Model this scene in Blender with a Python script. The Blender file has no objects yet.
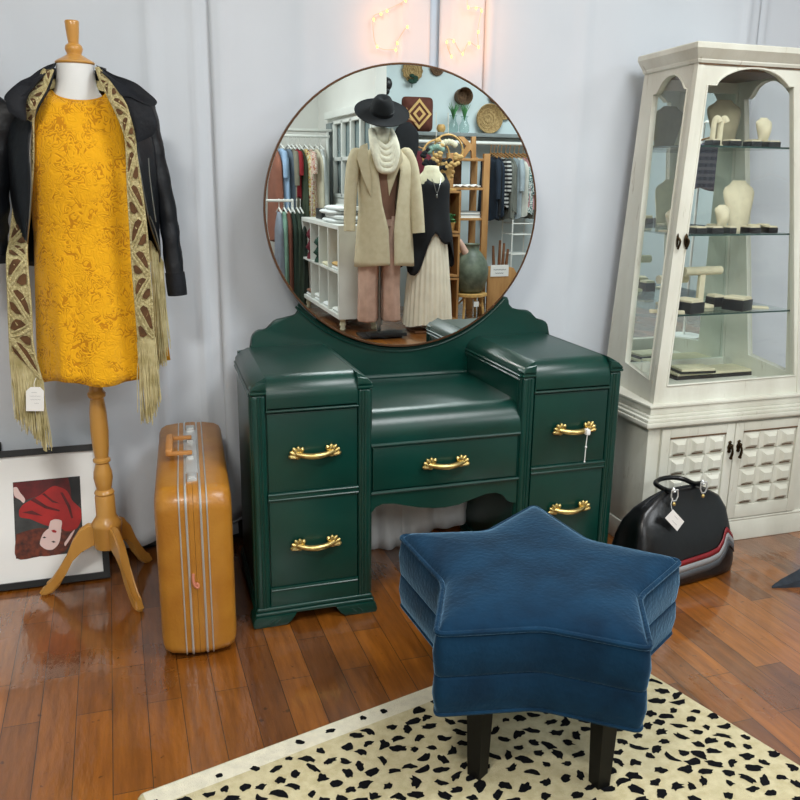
import bpy, bmesh, math, random
from mathutils import Vector, Matrix
PI = math.pi; R = math.radians
random.seed(11)
SC = bpy.context.scene
COL = SC.collection

# ------------------------------------------------------------------ camera
CP = Vector((-.337, -2.34, 1.329)); YAW, PITCH, ROLL, FPX = R(18.43), R(14.76), R(.73), 856.05
FW = Vector((math.sin(YAW)*math.cos(PITCH), math.cos(YAW)*math.cos(PITCH), -math.sin(PITCH)))
R0 = Vector((math.cos(YAW), -math.sin(YAW), 0)); U0 = R0.cross(FW)
RT = math.cos(ROLL)*R0 + math.sin(ROLL)*U0; UP = -math.sin(ROLL)*R0 + math.cos(ROLL)*U0
cd = bpy.data.cameras.new('camera'); cam = bpy.data.objects.new('camera', cd); COL.objects.link(cam)
cd.sensor_width = 36; cd.lens = 36*FPX/800; cd.clip_start = .02
cam.matrix_world = Matrix(((RT.x, UP.x, -FW.x, CP.x), (RT.y, UP.y, -FW.y, CP.y), (RT.z, UP.z, -FW.z, CP.z), (0, 0, 0, 1)))
SC.camera = cam
MY = .4455                       # plane of the vanity mirror's glass


def ray(x, y):
    return FW + RT*((x-400)/FPX) - UP*((y-400)/FPX)


def py(x, y, Y):                 # point measured on the vertical plane y = Y
    d = ray(x, y); return CP + d*((Y-CP.y)/d.y)


def pz(x, y, Z=0.):              # ... on a level plane
    d = ray(x, y); return CP + d*((Z-CP.z)/d.z)


def pxx(x, y, X):
    d = ray(x, y); return CP + d*((X-CP.x)/d.x)


def pp(x, y, p0, n):
    d = ray(x, y); return CP + d*((p0-CP).dot(n)/d.dot(n))


def ry(v):
    return 2*MY - v


def vm(x, y, v):                 # a thing seen in the mirror, v = depth of its mirror image
    p = py(x, y, v); return Vector((p.x, ry(v), p.z))


# ------------------------------------------------------------------ materials
def lin(c):
    return tuple(((v/255)/12.92 if v/255 <= .04045 else ((v/255+.055)/1.055)**2.4) for v in c)


def mat(name, rgb, rough=.5, metal=0., var=.08, scale=8., bump=0., bscale=40., sheen=0., coat=0., rgb2=None, stretch=None, spec=.5, coatr=.1, sss=0):
    m = bpy.data.materials.new(name); m.use_nodes = True
    nt = m.node_tree; N = nt.nodes; L = nt.links
    b = N['Principled BSDF']
    b.inputs['Roughness'].default_value = rough; b.inputs['Metallic'].default_value = metal
    b.inputs['Sheen Weight'].default_value = sheen; b.inputs['Coat Weight'].default_value = coat
    b.inputs['Coat Roughness'].default_value = coatr
    b.inputs['Specular IOR Level'].default_value = spec
    tc = N.new('ShaderNodeTexCoord'); mp = N.new('ShaderNodeMapping')
    L.new(tc.outputs['Object'], mp.inputs['Vector'])
    if stretch: mp.inputs['Scale'].default_value = stretch
    nz = N.new('ShaderNodeTexNoise'); nz.inputs['Scale'].default_value = scale; nz.inputs['Detail'].default_value = 5
    L.new(mp.outputs[0], nz.inputs['Vector'])
    mx = N.new('ShaderNodeMix'); mx.data_type = 'RGBA'
    c1 = lin(rgb)
    if rgb2: c2 = lin(rgb2); c1a = c1
    else: c2 = tuple(v*(1-var*2) for v in c1); c1a = tuple(min(1, v*(1+var)) for v in c1)
    mx.inputs['A'].default_value = (*c1a, 1); mx.inputs['B'].default_value = (*c2, 1)
    rp = N.new('ShaderNodeMapRange'); rp.inputs['From Min'].default_value = .35; rp.inputs['From Max'].default_value = .68
    L.new(nz.outputs['Fac'], rp.inputs['Value']); L.new(rp.outputs[0], mx.inputs['Factor'])
    L.new(mx.outputs['Result'], b.inputs['Base Color'])
    if bump:
        n2 = N.new('ShaderNodeTexNoise'); n2.inputs['Scale'].default_value = bscale; n2.inputs['Detail'].default_value = 4
        L.new(mp.outputs[0], n2.inputs['Vector'])
        bp = N.new('ShaderNodeBump'); bp.inputs['Strength'].default_value = bump; bp.inputs['Distance'].default_value = .01
        L.new(n2.outputs['Fac'], bp.inputs['Height']); L.new(bp.outputs[0], b.inputs['Normal'])
    return m


def emit(name, rgb, s):
    m = bpy.data.materials.new(name); m.use_nodes = True; nt = m.node_tree
    b = nt.nodes['Principled BSDF']; b.inputs['Base Color'].default_value = (*lin(rgb), 1)
    b.inputs['Emission Color'].default_value = (*lin(rgb), 1); b.inputs['Emission Strength'].default_value = s
    return m


def glass_mat(name, tint=(.985, .992, .988)):
    m = bpy.data.materials.new(name); m.use_nodes = True; nt = m.node_tree; N = nt.nodes
    N.remove(N['Principled BSDF']); o = N['Material Output']
    t = N.new('ShaderNodeBsdfTransparent'); t.inputs[0].default_value = (*tint, 1)
    g = N.new('ShaderNodeBsdfGlossy'); g.inputs['Roughness'].default_value = .01
    f = N.new('ShaderNodeFresnel'); ge = N.new('ShaderNodeNewGeometry'); mr = N.new('ShaderNodeMapRange')
    mr.inputs['To Min'].default_value = 1.35; mr.inputs['To Max'].default_value = 1/1.35
    nt.links.new(ge.outputs['Backfacing'], mr.inputs['Value']); nt.links.new(mr.outputs[0], f.inputs[0])
    x = N.new('ShaderNodeMixShader')
    nt.links.new(f.outputs[0], x.inputs[0]); nt.links.new(t.outputs[0], x.inputs[1]); nt.links.new(g.outputs[0], x.inputs[2])
    nt.links.new(x.outputs[0], o.inputs[0]); return m


def floor_mat():
    m = bpy.data.materials.new('floorboards'); m.use_nodes = True; nt = m.node_tree; N = nt.nodes; L = nt.links
    b = N['Principled BSDF']
    tc = N.new('ShaderNodeTexCoord'); mp = N.new('ShaderNodeMapping'); mp.inputs['Rotation'].default_value = (0, 0, PI/2)
    L.new(tc.outputs['Object'], mp.inputs['Vector'])
    br = N.new('ShaderNodeTexBrick'); br.offset = .37; br.offset_frequency = 2
    br.inputs['Color1'].default_value = (*lin((164, 100, 32)), 1); br.inputs['Color2'].default_value = (*lin((112, 66, 26)), 1)
    br.inputs['Mortar'].default_value = (*lin((38, 22, 12)), 1); br.inputs['Scale'].default_value = 1
    br.inputs['Mortar Size'].default_value = .0011; br.inputs['Brick Width'].default_value = .52; br.inputs['Row Height'].default_value = .086
    br.inputs['Mortar Smooth'].default_value = .3
    L.new(mp.outputs[0], br.inputs['Vector'])
    m2 = N.new('ShaderNodeMapping'); m2.inputs['Scale'].default_value = (26, 2.2, 1); L.new(tc.outputs['Object'], m2.inputs['Vector'])
    n1 = N.new('ShaderNodeTexNoise'); n1.inputs['Scale'].default_value = 1.6; n1.inputs['Detail'].default_value = 8; n1.inputs['Roughness'].default_value = .65
    L.new(m2.outputs[0], n1.inputs['Vector'])
    n2 = N.new('ShaderNodeTexNoise'); n2.inputs['Scale'].default_value = 2.6; n2.inputs['Detail'].default_value = 6
    L.new(tc.outputs['Object'], n2.inputs['Vector'])
    cr = N.new('ShaderNodeValToRGB'); cr.color_ramp.elements[0].position = .3; cr.color_ramp.elements[0].color = (.55, .5, .46, 1)
    cr.color_ramp.elements[1].position = .68; cr.color_ramp.elements[1].color = (1.12, 1.1, 1.0, 1)
    L.new(n1.outputs['Fac'], cr.inputs[0])
    c2 = N.new('ShaderNodeValToRGB'); c2.color_ramp.elements[0].position = .3; c2.color_ramp.elements[0].color = (.72, .66, .62, 1)
    c2.color_ramp.elements[1].position = .65; c2.color_ramp.elements[1].color = (1.1, 1.08, 1.02, 1)
    L.new(n2.outputs['Fac'], c2.inputs[0])
    x1 = N.new('ShaderNodeMix'); x1.data_type = 'RGBA'; x1.blend_type = 'MULTIPLY'; x1.inputs['Factor'].default_value = 1
    L.new(br.outputs['Color'], x1.inputs['A']); L.new(cr.outputs[0], x1.inputs['B'])
    x2 = N.new('ShaderNodeMix'); x2.data_type = 'RGBA'; x2.blend_type = 'MULTIPLY'; x2.inputs['Factor'].default_value = 1
    L.new(x1.outputs['Result'], x2.inputs['A']); L.new(c2.outputs[0], x2.inputs['B'])
    # scuffs: small dark spots
    vo = N.new('ShaderNodeTexNoise'); vo.inputs['Scale'].default_value = 42; vo.inputs['Detail'].default_value = 2; L.new(tc.outputs['Object'], vo.inputs['Vector'])
    c3 = N.new('ShaderNodeValToRGB'); c3.color_ramp.elements[0].position = .7; c3.color_ramp.elements[0].color = (1, 1, 1, 1)
    c3.color_ramp.elements[1].position = .76; c3.color_ramp.elements[1].color = (.45, .4, .38, 1)
    L.new(vo.outputs['Fac'], c3.inputs[0])
    x3 = N.new('ShaderNodeMix'); x3.data_type = 'RGBA'; x3.blend_type = 'MULTIPLY'; x3.inputs['Factor'].default_value = 1
    L.new(x2.outputs['Result'], x3.inputs['A']); L.new(c3.outputs[0], x3.inputs['B'])
    L.new(x3.outputs['Result'], b.inputs['Base Color'])
    rr = N.new('ShaderNodeMapRange'); rr.inputs['From Min'].default_value = .3; rr.inputs['From Max'].default_value = .7
    rr.inputs['To Min'].default_value = .2; rr.inputs['To Max'].default_value = .42
    L.new(n2.outputs['Fac'], rr.inputs['Value']); L.new(rr.outputs[0], b.inputs['Roughness'])
    b.inputs['Coat Weight'].default_value = 1; b.inputs['Coat Roughness'].default_value = .08; b.inputs['Coat IOR'].default_value = 1.7
    m3 = N.new('ShaderNodeMapping'); m3.inputs['Scale'].default_value = (60, 18, 1); L.new(tc.outputs['Object'], m3.inputs['Vector'])
    n3 = N.new('ShaderNodeTexNoise'); n3.inputs['Scale'].default_value = 1; n3.inputs['Detail'].default_value = 3; L.new(m3.outputs[0], n3.inputs['Vector'])
    ad = N.new('ShaderNodeMath'); ad.operation = 'MULTIPLY_ADD'; ad.inputs[1].default_value = -.6
    L.new(br.outputs['Fac'], ad.inputs[0]); L.new(n3.outputs['Fac'], ad.inputs[2])
    bp = N.new('ShaderNodeBump'); bp.inputs['Strength'].default_value = .3; bp.inputs['Distance'].default_value = .004
    L.new(ad.outputs[0], bp.inputs['Height']); L.new(bp.outputs[0], b.inputs['Normal']); L.new(bp.outputs[0], b.inputs['Coat Normal'])
    return m


def lace_mat(name, base, hole):
    m = bpy.data.materials.new(name); m.use_nodes = True; nt = m.node_tree; N = nt.nodes; L = nt.links
    b = N['Principled BSDF']; b.inputs['Roughness'].default_value = .8; b.inputs['Sheen Weight'].default_value = .15
    b.inputs['Specular IOR Level'].default_value = .2
    tc = N.new('ShaderNodeTexCoord')
    n = N.new('ShaderNodeTexNoise'); n.inputs['Scale'].default_value = 34; n.inputs['Detail'].default_value = 1; n.inputs['Distortion'].default_value = 1.6
    L.new(tc.outputs['Object'], n.inputs['Vector'])
    # curling ribbons of the lace: bands of a swirled noise
    s = N.new('ShaderNodeMath'); s.operation = 'MULTIPLY'; s.inputs[1].default_value = 26; L.new(n.outputs['Fac'], s.inputs[0])
    si = N.new('ShaderNodeMath'); si.operation = 'SINE'; L.new(s.outputs[0], si.inputs[0])
    n2 = N.new('ShaderNodeTexNoise'); n2.inputs['Scale'].default_value = 17; n2.inputs['Detail'].default_value = 2; L.new(tc.outputs['Object'], n2.inputs['Vector'])
    su = N.new('ShaderNodeMath'); su.operation = 'MULTIPLY_ADD'; su.inputs[1].default_value = .33; L.new(si.outputs[0], su.inputs[0]); L.new(n2.outputs['Fac'], su.inputs[2])
    cr = N.new('ShaderNodeValToRGB'); e = cr.color_ramp.elements
    e[0].position = .16; e[0].color = (*lin(hole), 1); e[1].position = .27; e[1].color = (*lin(base), 1)
    L.new(su.outputs[0], cr.inputs[0]); L.new(cr.outputs[0], b.inputs['Base Color'])
    bp = N.new('ShaderNodeBump'); bp.inputs['Strength'].default_value = .55; bp.inputs['Distance'].default_value = .004
    L.new(su.outputs[0], bp.inputs['Height']); L.new(bp.outputs[0], b.inputs['Normal'])
    return m


def check_mat(name, a, b_, c, sc):
    m = mat(name, a, .9, var=.05); nt = m.node_tree; N = nt.nodes; L = nt.links; b = N['Principled BSDF']
    tc = N.new('ShaderNodeTexCoord'); sp = N.new('ShaderNodeSeparateXYZ'); L.new(tc.outputs['Object'], sp.inputs[0])
    prev = None
    for ax, col in (('X', b_), ('Z', c)):
        w = N.new('ShaderNodeMath'); w.operation = 'MULTIPLY'; w.inputs[1].default_value = sc; L.new(sp.outputs[ax], w.inputs[0])
        f = N.new('ShaderNodeMath'); f.operation = 'SINE'; L.new(w.outputs[0], f.inputs[0])
        g = N.new('ShaderNodeMath'); g.operation = 'GREATER_THAN'; g.inputs[1].default_value = .1; L.new(f.outputs[0], g.inputs[0])
        h = N.new('ShaderNodeMath'); h.operation = 'MULTIPLY'; h.inputs[1].default_value = .6; L.new(g.outputs[0], h.inputs[0])
        x = N.new('ShaderNodeMix'); x.data_type = 'RGBA'; L.new(h.outputs[0], x.inputs['Factor'])
        if prev: L.new(prev, x.inputs['A'])
        else: x.inputs['A'].default_value = (*lin(a), 1)
        x.inputs['B'].default_value = (*lin(col), 1); prev = x.outputs['Result']
    L.new(prev, b.inputs['Base Color']); return m


def multi_mat(name, cols, scale=30, rough=.9, kind='voronoi'):
    m = mat(name, cols[0], rough); nt = m.node_tree; N = nt.nodes; L = nt.links; b = N['Principled BSDF']
    tc = N.new('ShaderNodeTexCoord'); v = N.new('ShaderNodeTexNoise'); v.inputs['Scale'].default_value = scale; v.inputs['Detail'].default_value = 1
    L.new(tc.outputs['Object'], v.inputs['Vector'])
    cr = N.new('ShaderNodeValToRGB'); cr.color_ramp.interpolation = 'CONSTANT'
    while len(cr.color_ramp.elements) < len(cols): cr.color_ramp.elements.new(.5)
    ps = [0, .46, .56, .63, .7]
    for i, c in enumerate(cols):
        cr.color_ramp.elements[i].position = ps[i]; cr.color_ramp.elements[i].color = (*lin(c), 1)
    L.new(v.outputs['Fac'], cr.inputs[0]); L.new(cr.outputs[0], b.inputs['Base Color']); return m


def white_distressed():
    m = mat('distressed cream paint', (224, 226, 214), .55, rgb2=(200, 199, 184), scale=5, stretch=(1, 1, .35), bump=.15, bscale=60)
    nt = m.node_tree; N = nt.nodes; L = nt.links; b = N['Principled BSDF']
    tc = N.new('ShaderNodeTexCoord'); mp = N.new('ShaderNodeMapping'); mp.inputs['Scale'].default_value = (9, 9, 1.4); L.new(tc.outputs['Object'], mp.inputs[0])
    n = N.new('ShaderNodeTexNoise'); n.inputs['Scale'].default_value = 4; n.inputs['Detail'].default_value = 9; n.inputs['Roughness'].default_value = .7
    L.new(mp.outputs[0], n.inputs['Vector'])
    cr = N.new('ShaderNodeValToRGB'); cr.color_ramp.elements[0].position = .24; cr.color_ramp.elements[0].color = (.42, .34, .25, 1)
    cr.color_ramp.elements[1].position = .38; cr.color_ramp.elements[1].color = (1, 1, 1, 1); L.new(n.outputs['Fac'], cr.inputs[0])
    x = N.new('ShaderNodeMix'); x.data_type = 'RGBA'; x.blend_type = 'MULTIPLY'; x.inputs['Factor'].default_value = 1
    src = b.inputs['Base Color'].links[0].from_socket
    L.new(src, x.inputs['A']); L.new(cr.outputs[0], x.inputs['B']); L.new(x.outputs['Result'], b.inputs['Base Color'])
    return m


M = {}
M['floor'] = floor_mat()
M['wall'] = mat('blue white plaster', (206, 226, 238), .8, var=.03, scale=2)
M['roomwall'] = mat('pale blue white plaster', (212, 226, 228), .8, var=.03, scale=2)
M['ceil'] = mat('white ceiling', (226, 226, 224), .9, var=.02)
M['curtain'] = mat('white sheet cotton', (207, 214, 221), .85, var=.02, scale=2, bump=.12, bscale=5, spec=.2)
M['bluegap'] = mat('pale blue gap strip', (196, 216, 232), .85, var=.02, scale=2, spec=.2)
M['whitewall'] = mat('warm white plaster', (228, 228, 222), .8, var=.02, scale=2)
M['dark'] = mat('black paint', (22, 22, 24), .4)
M['green'] = mat('dark green satin paint', (2, 54, 45), .33, var=.1, scale=6, bump=.03, bscale=70, spec=.5, coat=.12, coatr=.3)
M['greenin'] = mat('dark green paint in the seam', (4, 34, 28), .6)
M['brass'] = mat('brass', (214, 190, 124), .36, 1., var=.12, scale=60)
M['agedbrass'] = mat('dark aged brass', (64, 52, 36), .4, 1., var=.2, scale=60)
M['mirror'] = mat('mirror silvering', (232, 240, 238), .0, 1., var=0)
M['copper'] = mat('brown mirror edge', (96, 66, 44), .35, .6)
M['cream'] = white_distressed()
M['brown'] = mat('bare brown wood', (104, 78, 54), .6, var=.2, scale=30)
M['glass'] = glass_mat('cabinet glass')
M['shelfglass'] = glass_mat('green shelf glass', (.93, .975, .96))
M['glassedge'] = mat('green glass edge', (30, 62, 56), .1, coat=.5)
M['blue'] = mat('blue velvet', (14, 50, 76), .85, rgb2=(8, 34, 55), scale=11, bump=.22, bscale=85, sheen=1., spec=.15)
M['blue'].node_tree.nodes['Principled BSDF'].inputs['Sheen Tint'].default_value = (.28, .50, .72, 1)
M['blue'].node_tree.nodes['Principled BSDF'].inputs['Sheen Roughness'].default_value = .32
M['blackwood'] = mat('black stained wood', (9, 9, 9), .5, spec=.25)
M['rug'] = mat('cream wool pile', (216, 206, 166), .95, rgb2=(196, 184, 140), scale=45, bump=.5, bscale=330, spec=.1, sheen=.2)
M['rugedge'] = mat('pale wool edge strip', (230, 225, 202), .95, var=.05, scale=45, bump=.5, bscale=330, spec=.1, sheen=.2)  # lighter look of the pile at this edge, put into the colour
M['spot'] = mat('black wool spots', (17, 18, 21), .95, spec=.1, bump=.5, bscale=330)
M['wood'] = mat('honey coloured wood', (206, 154, 76), .32, rgb2=(190, 134, 56), scale=5, stretch=(3, 3, .5), coat=.3)
M['formwhite'] = mat('white jersey', (226, 229, 228), .8, var=.02, bump=.05, bscale=300)
M['lace'] = lace_mat('marigold lace', (238, 174, 22), (198, 132, 14))
M['sash'] = mat('marigold cloth', (226, 160, 16), .8)
M['leather'] = mat('black blue leather', (14, 19, 26), .5, rgb2=(9, 13, 18), scale=9, bump=.25, bscale=45, spec=.38)
M['leather2'] = mat('charcoal suede leather', (22, 26, 33), .68, rgb2=(15, 18, 23), scale=14, bump=.2, bscale=90, spec=.3)
M['steel'] = mat('zip metal', (150, 150, 146), .3, 1.)
M['crochet'] = mat('straw crochet yarn', (206, 194, 146), .9, rgb2=(160, 146, 98), scale=130, bump=.7, bscale=200)
M['chestnut'] = mat('brown woven cloth', (92, 62, 34), .9, var=.15, scale=60)
M['fringe'] = mat('straw yarn strands', (212, 200, 152), .8, rgb2=(176, 162, 110), scale=25)
M['paper'] = mat('white card', (238, 238, 234), .6, var=.01)
M['ink'] = mat('grey ink', (120, 124, 130), .7)
M['tan'] = mat('tan hard shell vinyl', (178, 122, 40), .36, rgb2=(164, 106, 30), scale=12, bump=.1, bscale=140, coat=.15)
M['tanhandle'] = mat('tan leather handle', (186, 128, 66), .5)
M['alu'] = mat('brushed aluminium', (206, 208, 206), .35, .55, var=.04)
M['mat'] = mat('white picture mat', (246, 247, 244), .7, var=.01)
M['picframe'] = mat('black picture frame', (20, 21, 22), .4)
M['red'] = mat('printed red cloth', (186, 34, 30), .5, rgb2=(140, 20, 22), scale=14)
M['darkred'] = mat('printed dark red cloth', (110, 18, 20), .5, rgb2=(70, 12, 14), scale=20)
M['skin'] = mat('printed pale skin', (232, 204, 198), .5, var=.02)
M['hair'] = mat('printed auburn hair', (118, 52, 28), .5, rgb2=(58, 26, 18), scale=60)
M['printbg'] = mat('printed grey ground', (66, 68, 66), .5, rgb2=(36, 36, 38), scale=20)
M['lip'] = mat('printed lips', (170, 24, 30), .5)
M['bagblack'] = mat('black glossy leather', (9, 10, 12), .3, var=.1, scale=8, bump=.12, bscale=30)
M['striped'] = mat('dark red leather', (122, 18, 26), .4)
M['stripeg'] = mat('light grey leather', (142, 144, 146), .45)
M['stripec'] = mat('dark grey leather', (72, 76, 80), .45)
M['suede'] = mat('ivory suede', (214, 208, 178), .85, var=.04, scale=40)
M['suededk'] = mat('taupe suede', (150, 144, 118), .85, var=.05, scale=40)
M['boxblack'] = mat('black jewellery box', (22, 18, 20), .3, coat=.3)
M['denim'] = mat('dark slate leather', (44, 54, 64), .5, rgb2=(24, 30, 38), scale=20, bump=.4, bscale=25)
M['bulb'] = emit('warm bulb', (255, 172, 74), 5)
M['wire'] = mat('thin cable', (206, 196, 180), .6)
# clothes and things at the far end of the shop
M['beige'] = mat('beige wool coat', (208, 195, 164), .9, rgb2=(198, 184, 152), scale=20)
M['ivory'] = mat('ivory gauze', (232, 226, 204), .9, var=.05, scale=30, bump=.4, bscale=60)
M['mocha'] = mat('mocha jersey', (132, 96, 78), .85)
M['rose'] = mat('dusty rose crepe', (204, 168, 150), .85, var=.08, scale=12)
M['felt'] = mat('black felt', (20, 22, 26), .9)
M['black'] = mat('black jersey', (17, 19, 24), .9)
M['pleat'] = mat('cream pleated chiffon', (242, 232, 210), .85, var=.05)
M['lamwhite'] = mat('white laminate', (228, 230, 224), .5, var=.02)
M['pine'] = mat('pine board', (186, 140, 86), .6, rgb2=(160, 114, 64), scale=6, stretch=(3, 3, .6))
M['pinedark'] = mat('brown pine board', (120, 76, 44), .6, var=.2, scale=12)
M['bamboo'] = mat('bamboo cane', (206, 164, 98), .5, var=.15, scale=30)
M['jar'] = mat('grey green glazed clay', (112, 122, 104), .5, rgb2=(74, 84, 70), scale=14, bump=.4, bscale=20)
M['straw'] = mat('woven straw', (190, 162, 112), .85, rgb2=(140, 112, 70), scale=60, bump=.6, bscale=90)
M['strawdk'] = mat('brown woven rush', (120, 92, 66), .85, rgb2=(84, 62, 44), scale=60, bump=.6, bscale=90)
M['leaf'] = mat('green leaves', (70, 132, 76), .6, var=.25, scale=20)
M['leaf2'] = mat('grey green leaves', (120, 150, 136), .6, var=.2, scale=20)
M['pane'] = mat('dark window glass', (116, 134, 136), .08, coat=.5, var=.1, scale=3)
M['greypaint'] = mat('mid grey paint', (128, 136, 136), .7)
M['wine'] = mat('wine red cloth', (96, 24, 38), .85)
M['bottle'] = mat('bottle green cloth', (28, 62, 48), .85)
M['pillow'] = mat('brown woven cushion', (92, 48, 36), .9, var=.1)
M['pilgold'] = mat('tan embroidery', (204, 168, 108), .9)
M['yellow'] = mat('yellow paint', (226, 168, 30), .5)
M['redpaint'] = mat('red paint', (170, 44, 40), .6)
M['clearglass'] = glass_mat('vase glass', (.8, .87, .85))
M['plaid'] = check_mat('purple plaid flannel', (92, 84, 104), (52, 48, 66), (150, 140, 150), 120)


# ------------------------------------------------------------------ mesh helper
class MB:
    def __init__(s):
        s.bm = bmesh.new(); s.mi = 0

    def _f(s, vs):
        try:
            f = s.bm.faces.new(vs); f.material_index = s.mi; return f
        except ValueError:
            return None

    def box(s, x0, x1, y0, y1, z0, z1, bev=0, seg=2, mx=None):
        before = set(s.bm.verts)
        P = [(x, y, z) for z in (z0, z1) for y in (y0, y1) for x in (x0, x1)]
        v = [s.bm.verts.new(p) for p in P]
        fs = [s._f([v[i] for i in q]) for q in ((0, 2, 3, 1), (4, 5, 7, 6), (0, 1, 5, 4), (2, 6, 7, 3), (0, 4, 6, 2), (1, 3, 7, 5))]
        if bev:
            es = list({e for f in fs for e in f.edges})
            r = bmesh.ops.bevel(s.bm, geom=es, offset=bev, segments=seg, affect='EDGES', profile=.6)
            for f in r['faces']: f.material_index = s.mi
            fs = None
        if mx is not None:
            for q in s.bm.verts:
                if q not in before: q.co = mx @ q.co
        return s

    def prism(s, pts, axis, a0, a1, bev=0):
        def mk(p, a):
            return {'x': (a, p[0], p[1]), 'y': (p[0], a, p[1]), 'z': (p[0], p[1], a)}[axis]
        A = [s.bm.verts.new(mk(p, a0)) for p in pts]; B = [s.bm.verts.new(mk(p, a1)) for p in pts]
        fs = [s._f(A), s._f(B[::-1])]
        n = len(pts)
        for i in range(n): fs.append(s._f([A[i], A[(i+1) % n], B[(i+1) % n], B[i]]))
        if bev:
            es = list({e for f in fs[:2] for e in f.edges})
            r = bmesh.ops.bevel(s.bm, geom=es, offset=bev, segments=2, affect='EDGES', profile=.6)
            for f in r['faces']: f.material_index = s.mi
        return s

    def loft(s, rings, closed=True, cap=True):
        V = [[s.bm.verts.new(p) for p in r] for r in rings]
        n = len(V[0])
        for a, b in zip(V, V[1:]):
            for i in range(n if closed else n-1):
                s._f([a[i], a[(i+1) % n], b[(i+1) % n], b[i]])
        if cap and closed:
            s._f(V[0][::-1]); s._f(V[-1])
        return s

    def tube(s, path, r, n=8, cap=True, flat=1.):
        path = [Vector(p) for p in path]; k = len(path)
        rs = r if isinstance(r, (list, tuple)) else [r]*k
        t0 = (path[1]-path[0]).normalized()
        nn = t0.orthogonal().normalized(); rings = []
        for i, p in enumerate(path):
            t = (path[min(i+1, k-1)]-path[max(i-1, 0)]).normalized()
            nn = (nn - t*nn.dot(t)).normalized(); bb = t.cross(nn)
            rings.append([p + (nn*math.cos(a)*flat + bb*math.sin(a))*rs[i] for a in [2*PI*j/n for j in range(n)]])
        return s.loft(rings, True, cap)

    def lathe(s, prof, c, n=24, sx=1, sy=1):
        rings = [[(c[0]+r*math.cos(a)*sx, c[1]+r*math.sin(a)*sy, c[2]+z) for a in [2*PI*j/n for j in range(n)]] for r, z in prof]
        return s.loft(rings, True, True)

    def sphere(s, c, r, n=12, m=8):
        if not isinstance(r, (tuple, list)): r = (r, r, r)
        rings = []
        for i in range(m+1):
            t = PI*(.02+.96*i/m)
            rings.append([(c[0]+r[0]*math.sin(t)*math.cos(a), c[1]+r[1]*math.sin(t)*math.sin(a), c[2]-r[2]*math.cos(t)) for a in [2*PI*j/n for j in range(n)]])
        return s.loft(rings)

    def plate(s, outer, holes, thick):     # a flat board with holes; thick = offset vector
        es = []; vs = []
        for lp in [outer]+holes:
            v = [s.bm.verts.new(p) for p in lp]; vs += v
            for i in range(len(v)): es.append(s.bm.edges.new((v[i], v[(i+1) % len(v)])))
        r = bmesh.ops.triangle_fill(s.bm, use_beauty=True, use_dissolve=False, edges=es)
        fs = [g for g in r['geom'] if isinstance(g, bmesh.types.BMFace)]
        for f in fs: f.material_index = s.mi
        e = bmesh.ops.extrude_face_region(s.bm, geom=fs)
        for g in e['geom']:
            if isinstance(g, bmesh.types.BMVert): g.co += Vector(thick)
            if isinstance(g, bmesh.types.BMFace): g.material_index = s.mi
        return s

    def poly(s, pts):
        s._f([s.bm.verts.new(p) for p in pts]); return s

    def build(s, name, mats, parent=None, ang=40, solid=0, sub=0, off=0, fix=True, flat=False):
        if fix: bmesh.ops.recalc_face_normals(s.bm, faces=s.bm.faces[:])
        me = bpy.data.meshes.new(name)
        o = bpy.data.objects.new(name, me); COL.objects.link(o)
        off_ = Vector((0, 0, 0))
        if parent is not None:
            p = parent
            while p is not None: off_ += p.location; p = p.parent
            o.parent = parent
        else:
            xs = [v.co for v in s.bm.verts]
            lo = Vector([min(c[i] for c in xs) for i in range(3)]); hi = Vector([max(c[i] for c in xs) for i in range(3)])
            off_ = Vector(((lo.x+hi.x)/2, (lo.y+hi.y)/2, lo.z)); o.location = off_
        for v in s.bm.verts: v.co -= off_
        s.bm.to_mesh(me); s.bm.free()
        for m in (mats if isinstance(mats, (list, tuple)) else [mats]):
            me.materials.append(M[m] if isinstance(m, str) else m)
        if not flat:
            for p in me.polygons: p.use_smooth = True
            if ang < 180: me.set_sharp_from_angle(angle=R(ang))
        if solid:
            d = o.modifiers.new('thickness', 'SOLIDIFY'); d.thickness = solid; d.offset = off
        if sub:
            d = o.modifiers.new('smooth', 'SUBSURF'); d.levels = sub; d.render_levels = sub
        return o


def tag(o, label, cat, group=None):
    o['label'] = label; o['category'] = cat
    if group: o['group'] = group
    return o


def thing(name, label, cat, loc, group=None):
    o = bpy.data.objects.new(name, None); COL.objects.link(o); o.location = loc; o.empty_display_size = .05
    return tag(o, label, cat, group)


def struct(o):
    o['kind'] = 'structure'; return o


def copy_tree(o, loc=None, label=None, parent=None):
    c = o.copy(); COL.objects.link(c)
    if parent: c.parent = parent
    if loc is not None: c.location = loc
    if label: c['label'] = label
    for ch in o.children: copy_tree(ch, parent=c)
    return c


def ell(cx, cy, z, rx, ry_, n=32, f=None, a0=0):
    return [(cx+rx*math.cos(a)*(f(a) if f else 1), cy+ry_*math.sin(a)*(f(a) if f else 1), z) for a in [a0+2*PI*j/n for j in range(n)]]


def lerp(tab, x):
    if x <= tab[0][0]: return tab[0][1]
    for (a, b), (c, d) in zip(tab, tab[1:]):
        if x <= c: return b+(d-b)*(x-a)/(c-a)
    return tab[-1][1]


def smooth(pts, n=4):
    P = [Vector(p) for p in pts]; out = []
    for i in range(len(P)-1):
        a, b, c, d = P[max(i-1, 0)], P[i], P[i+1], P[min(i+2, len(P)-1)]
        for k in range(n):
            t = k/n
            out.append(.5*((2*b)+(c-a)*t+(2*a-5*b+4*c-d)*t*t+(3*b-a-3*c+d)*t**3))
    return out+[P[-1]]


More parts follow.
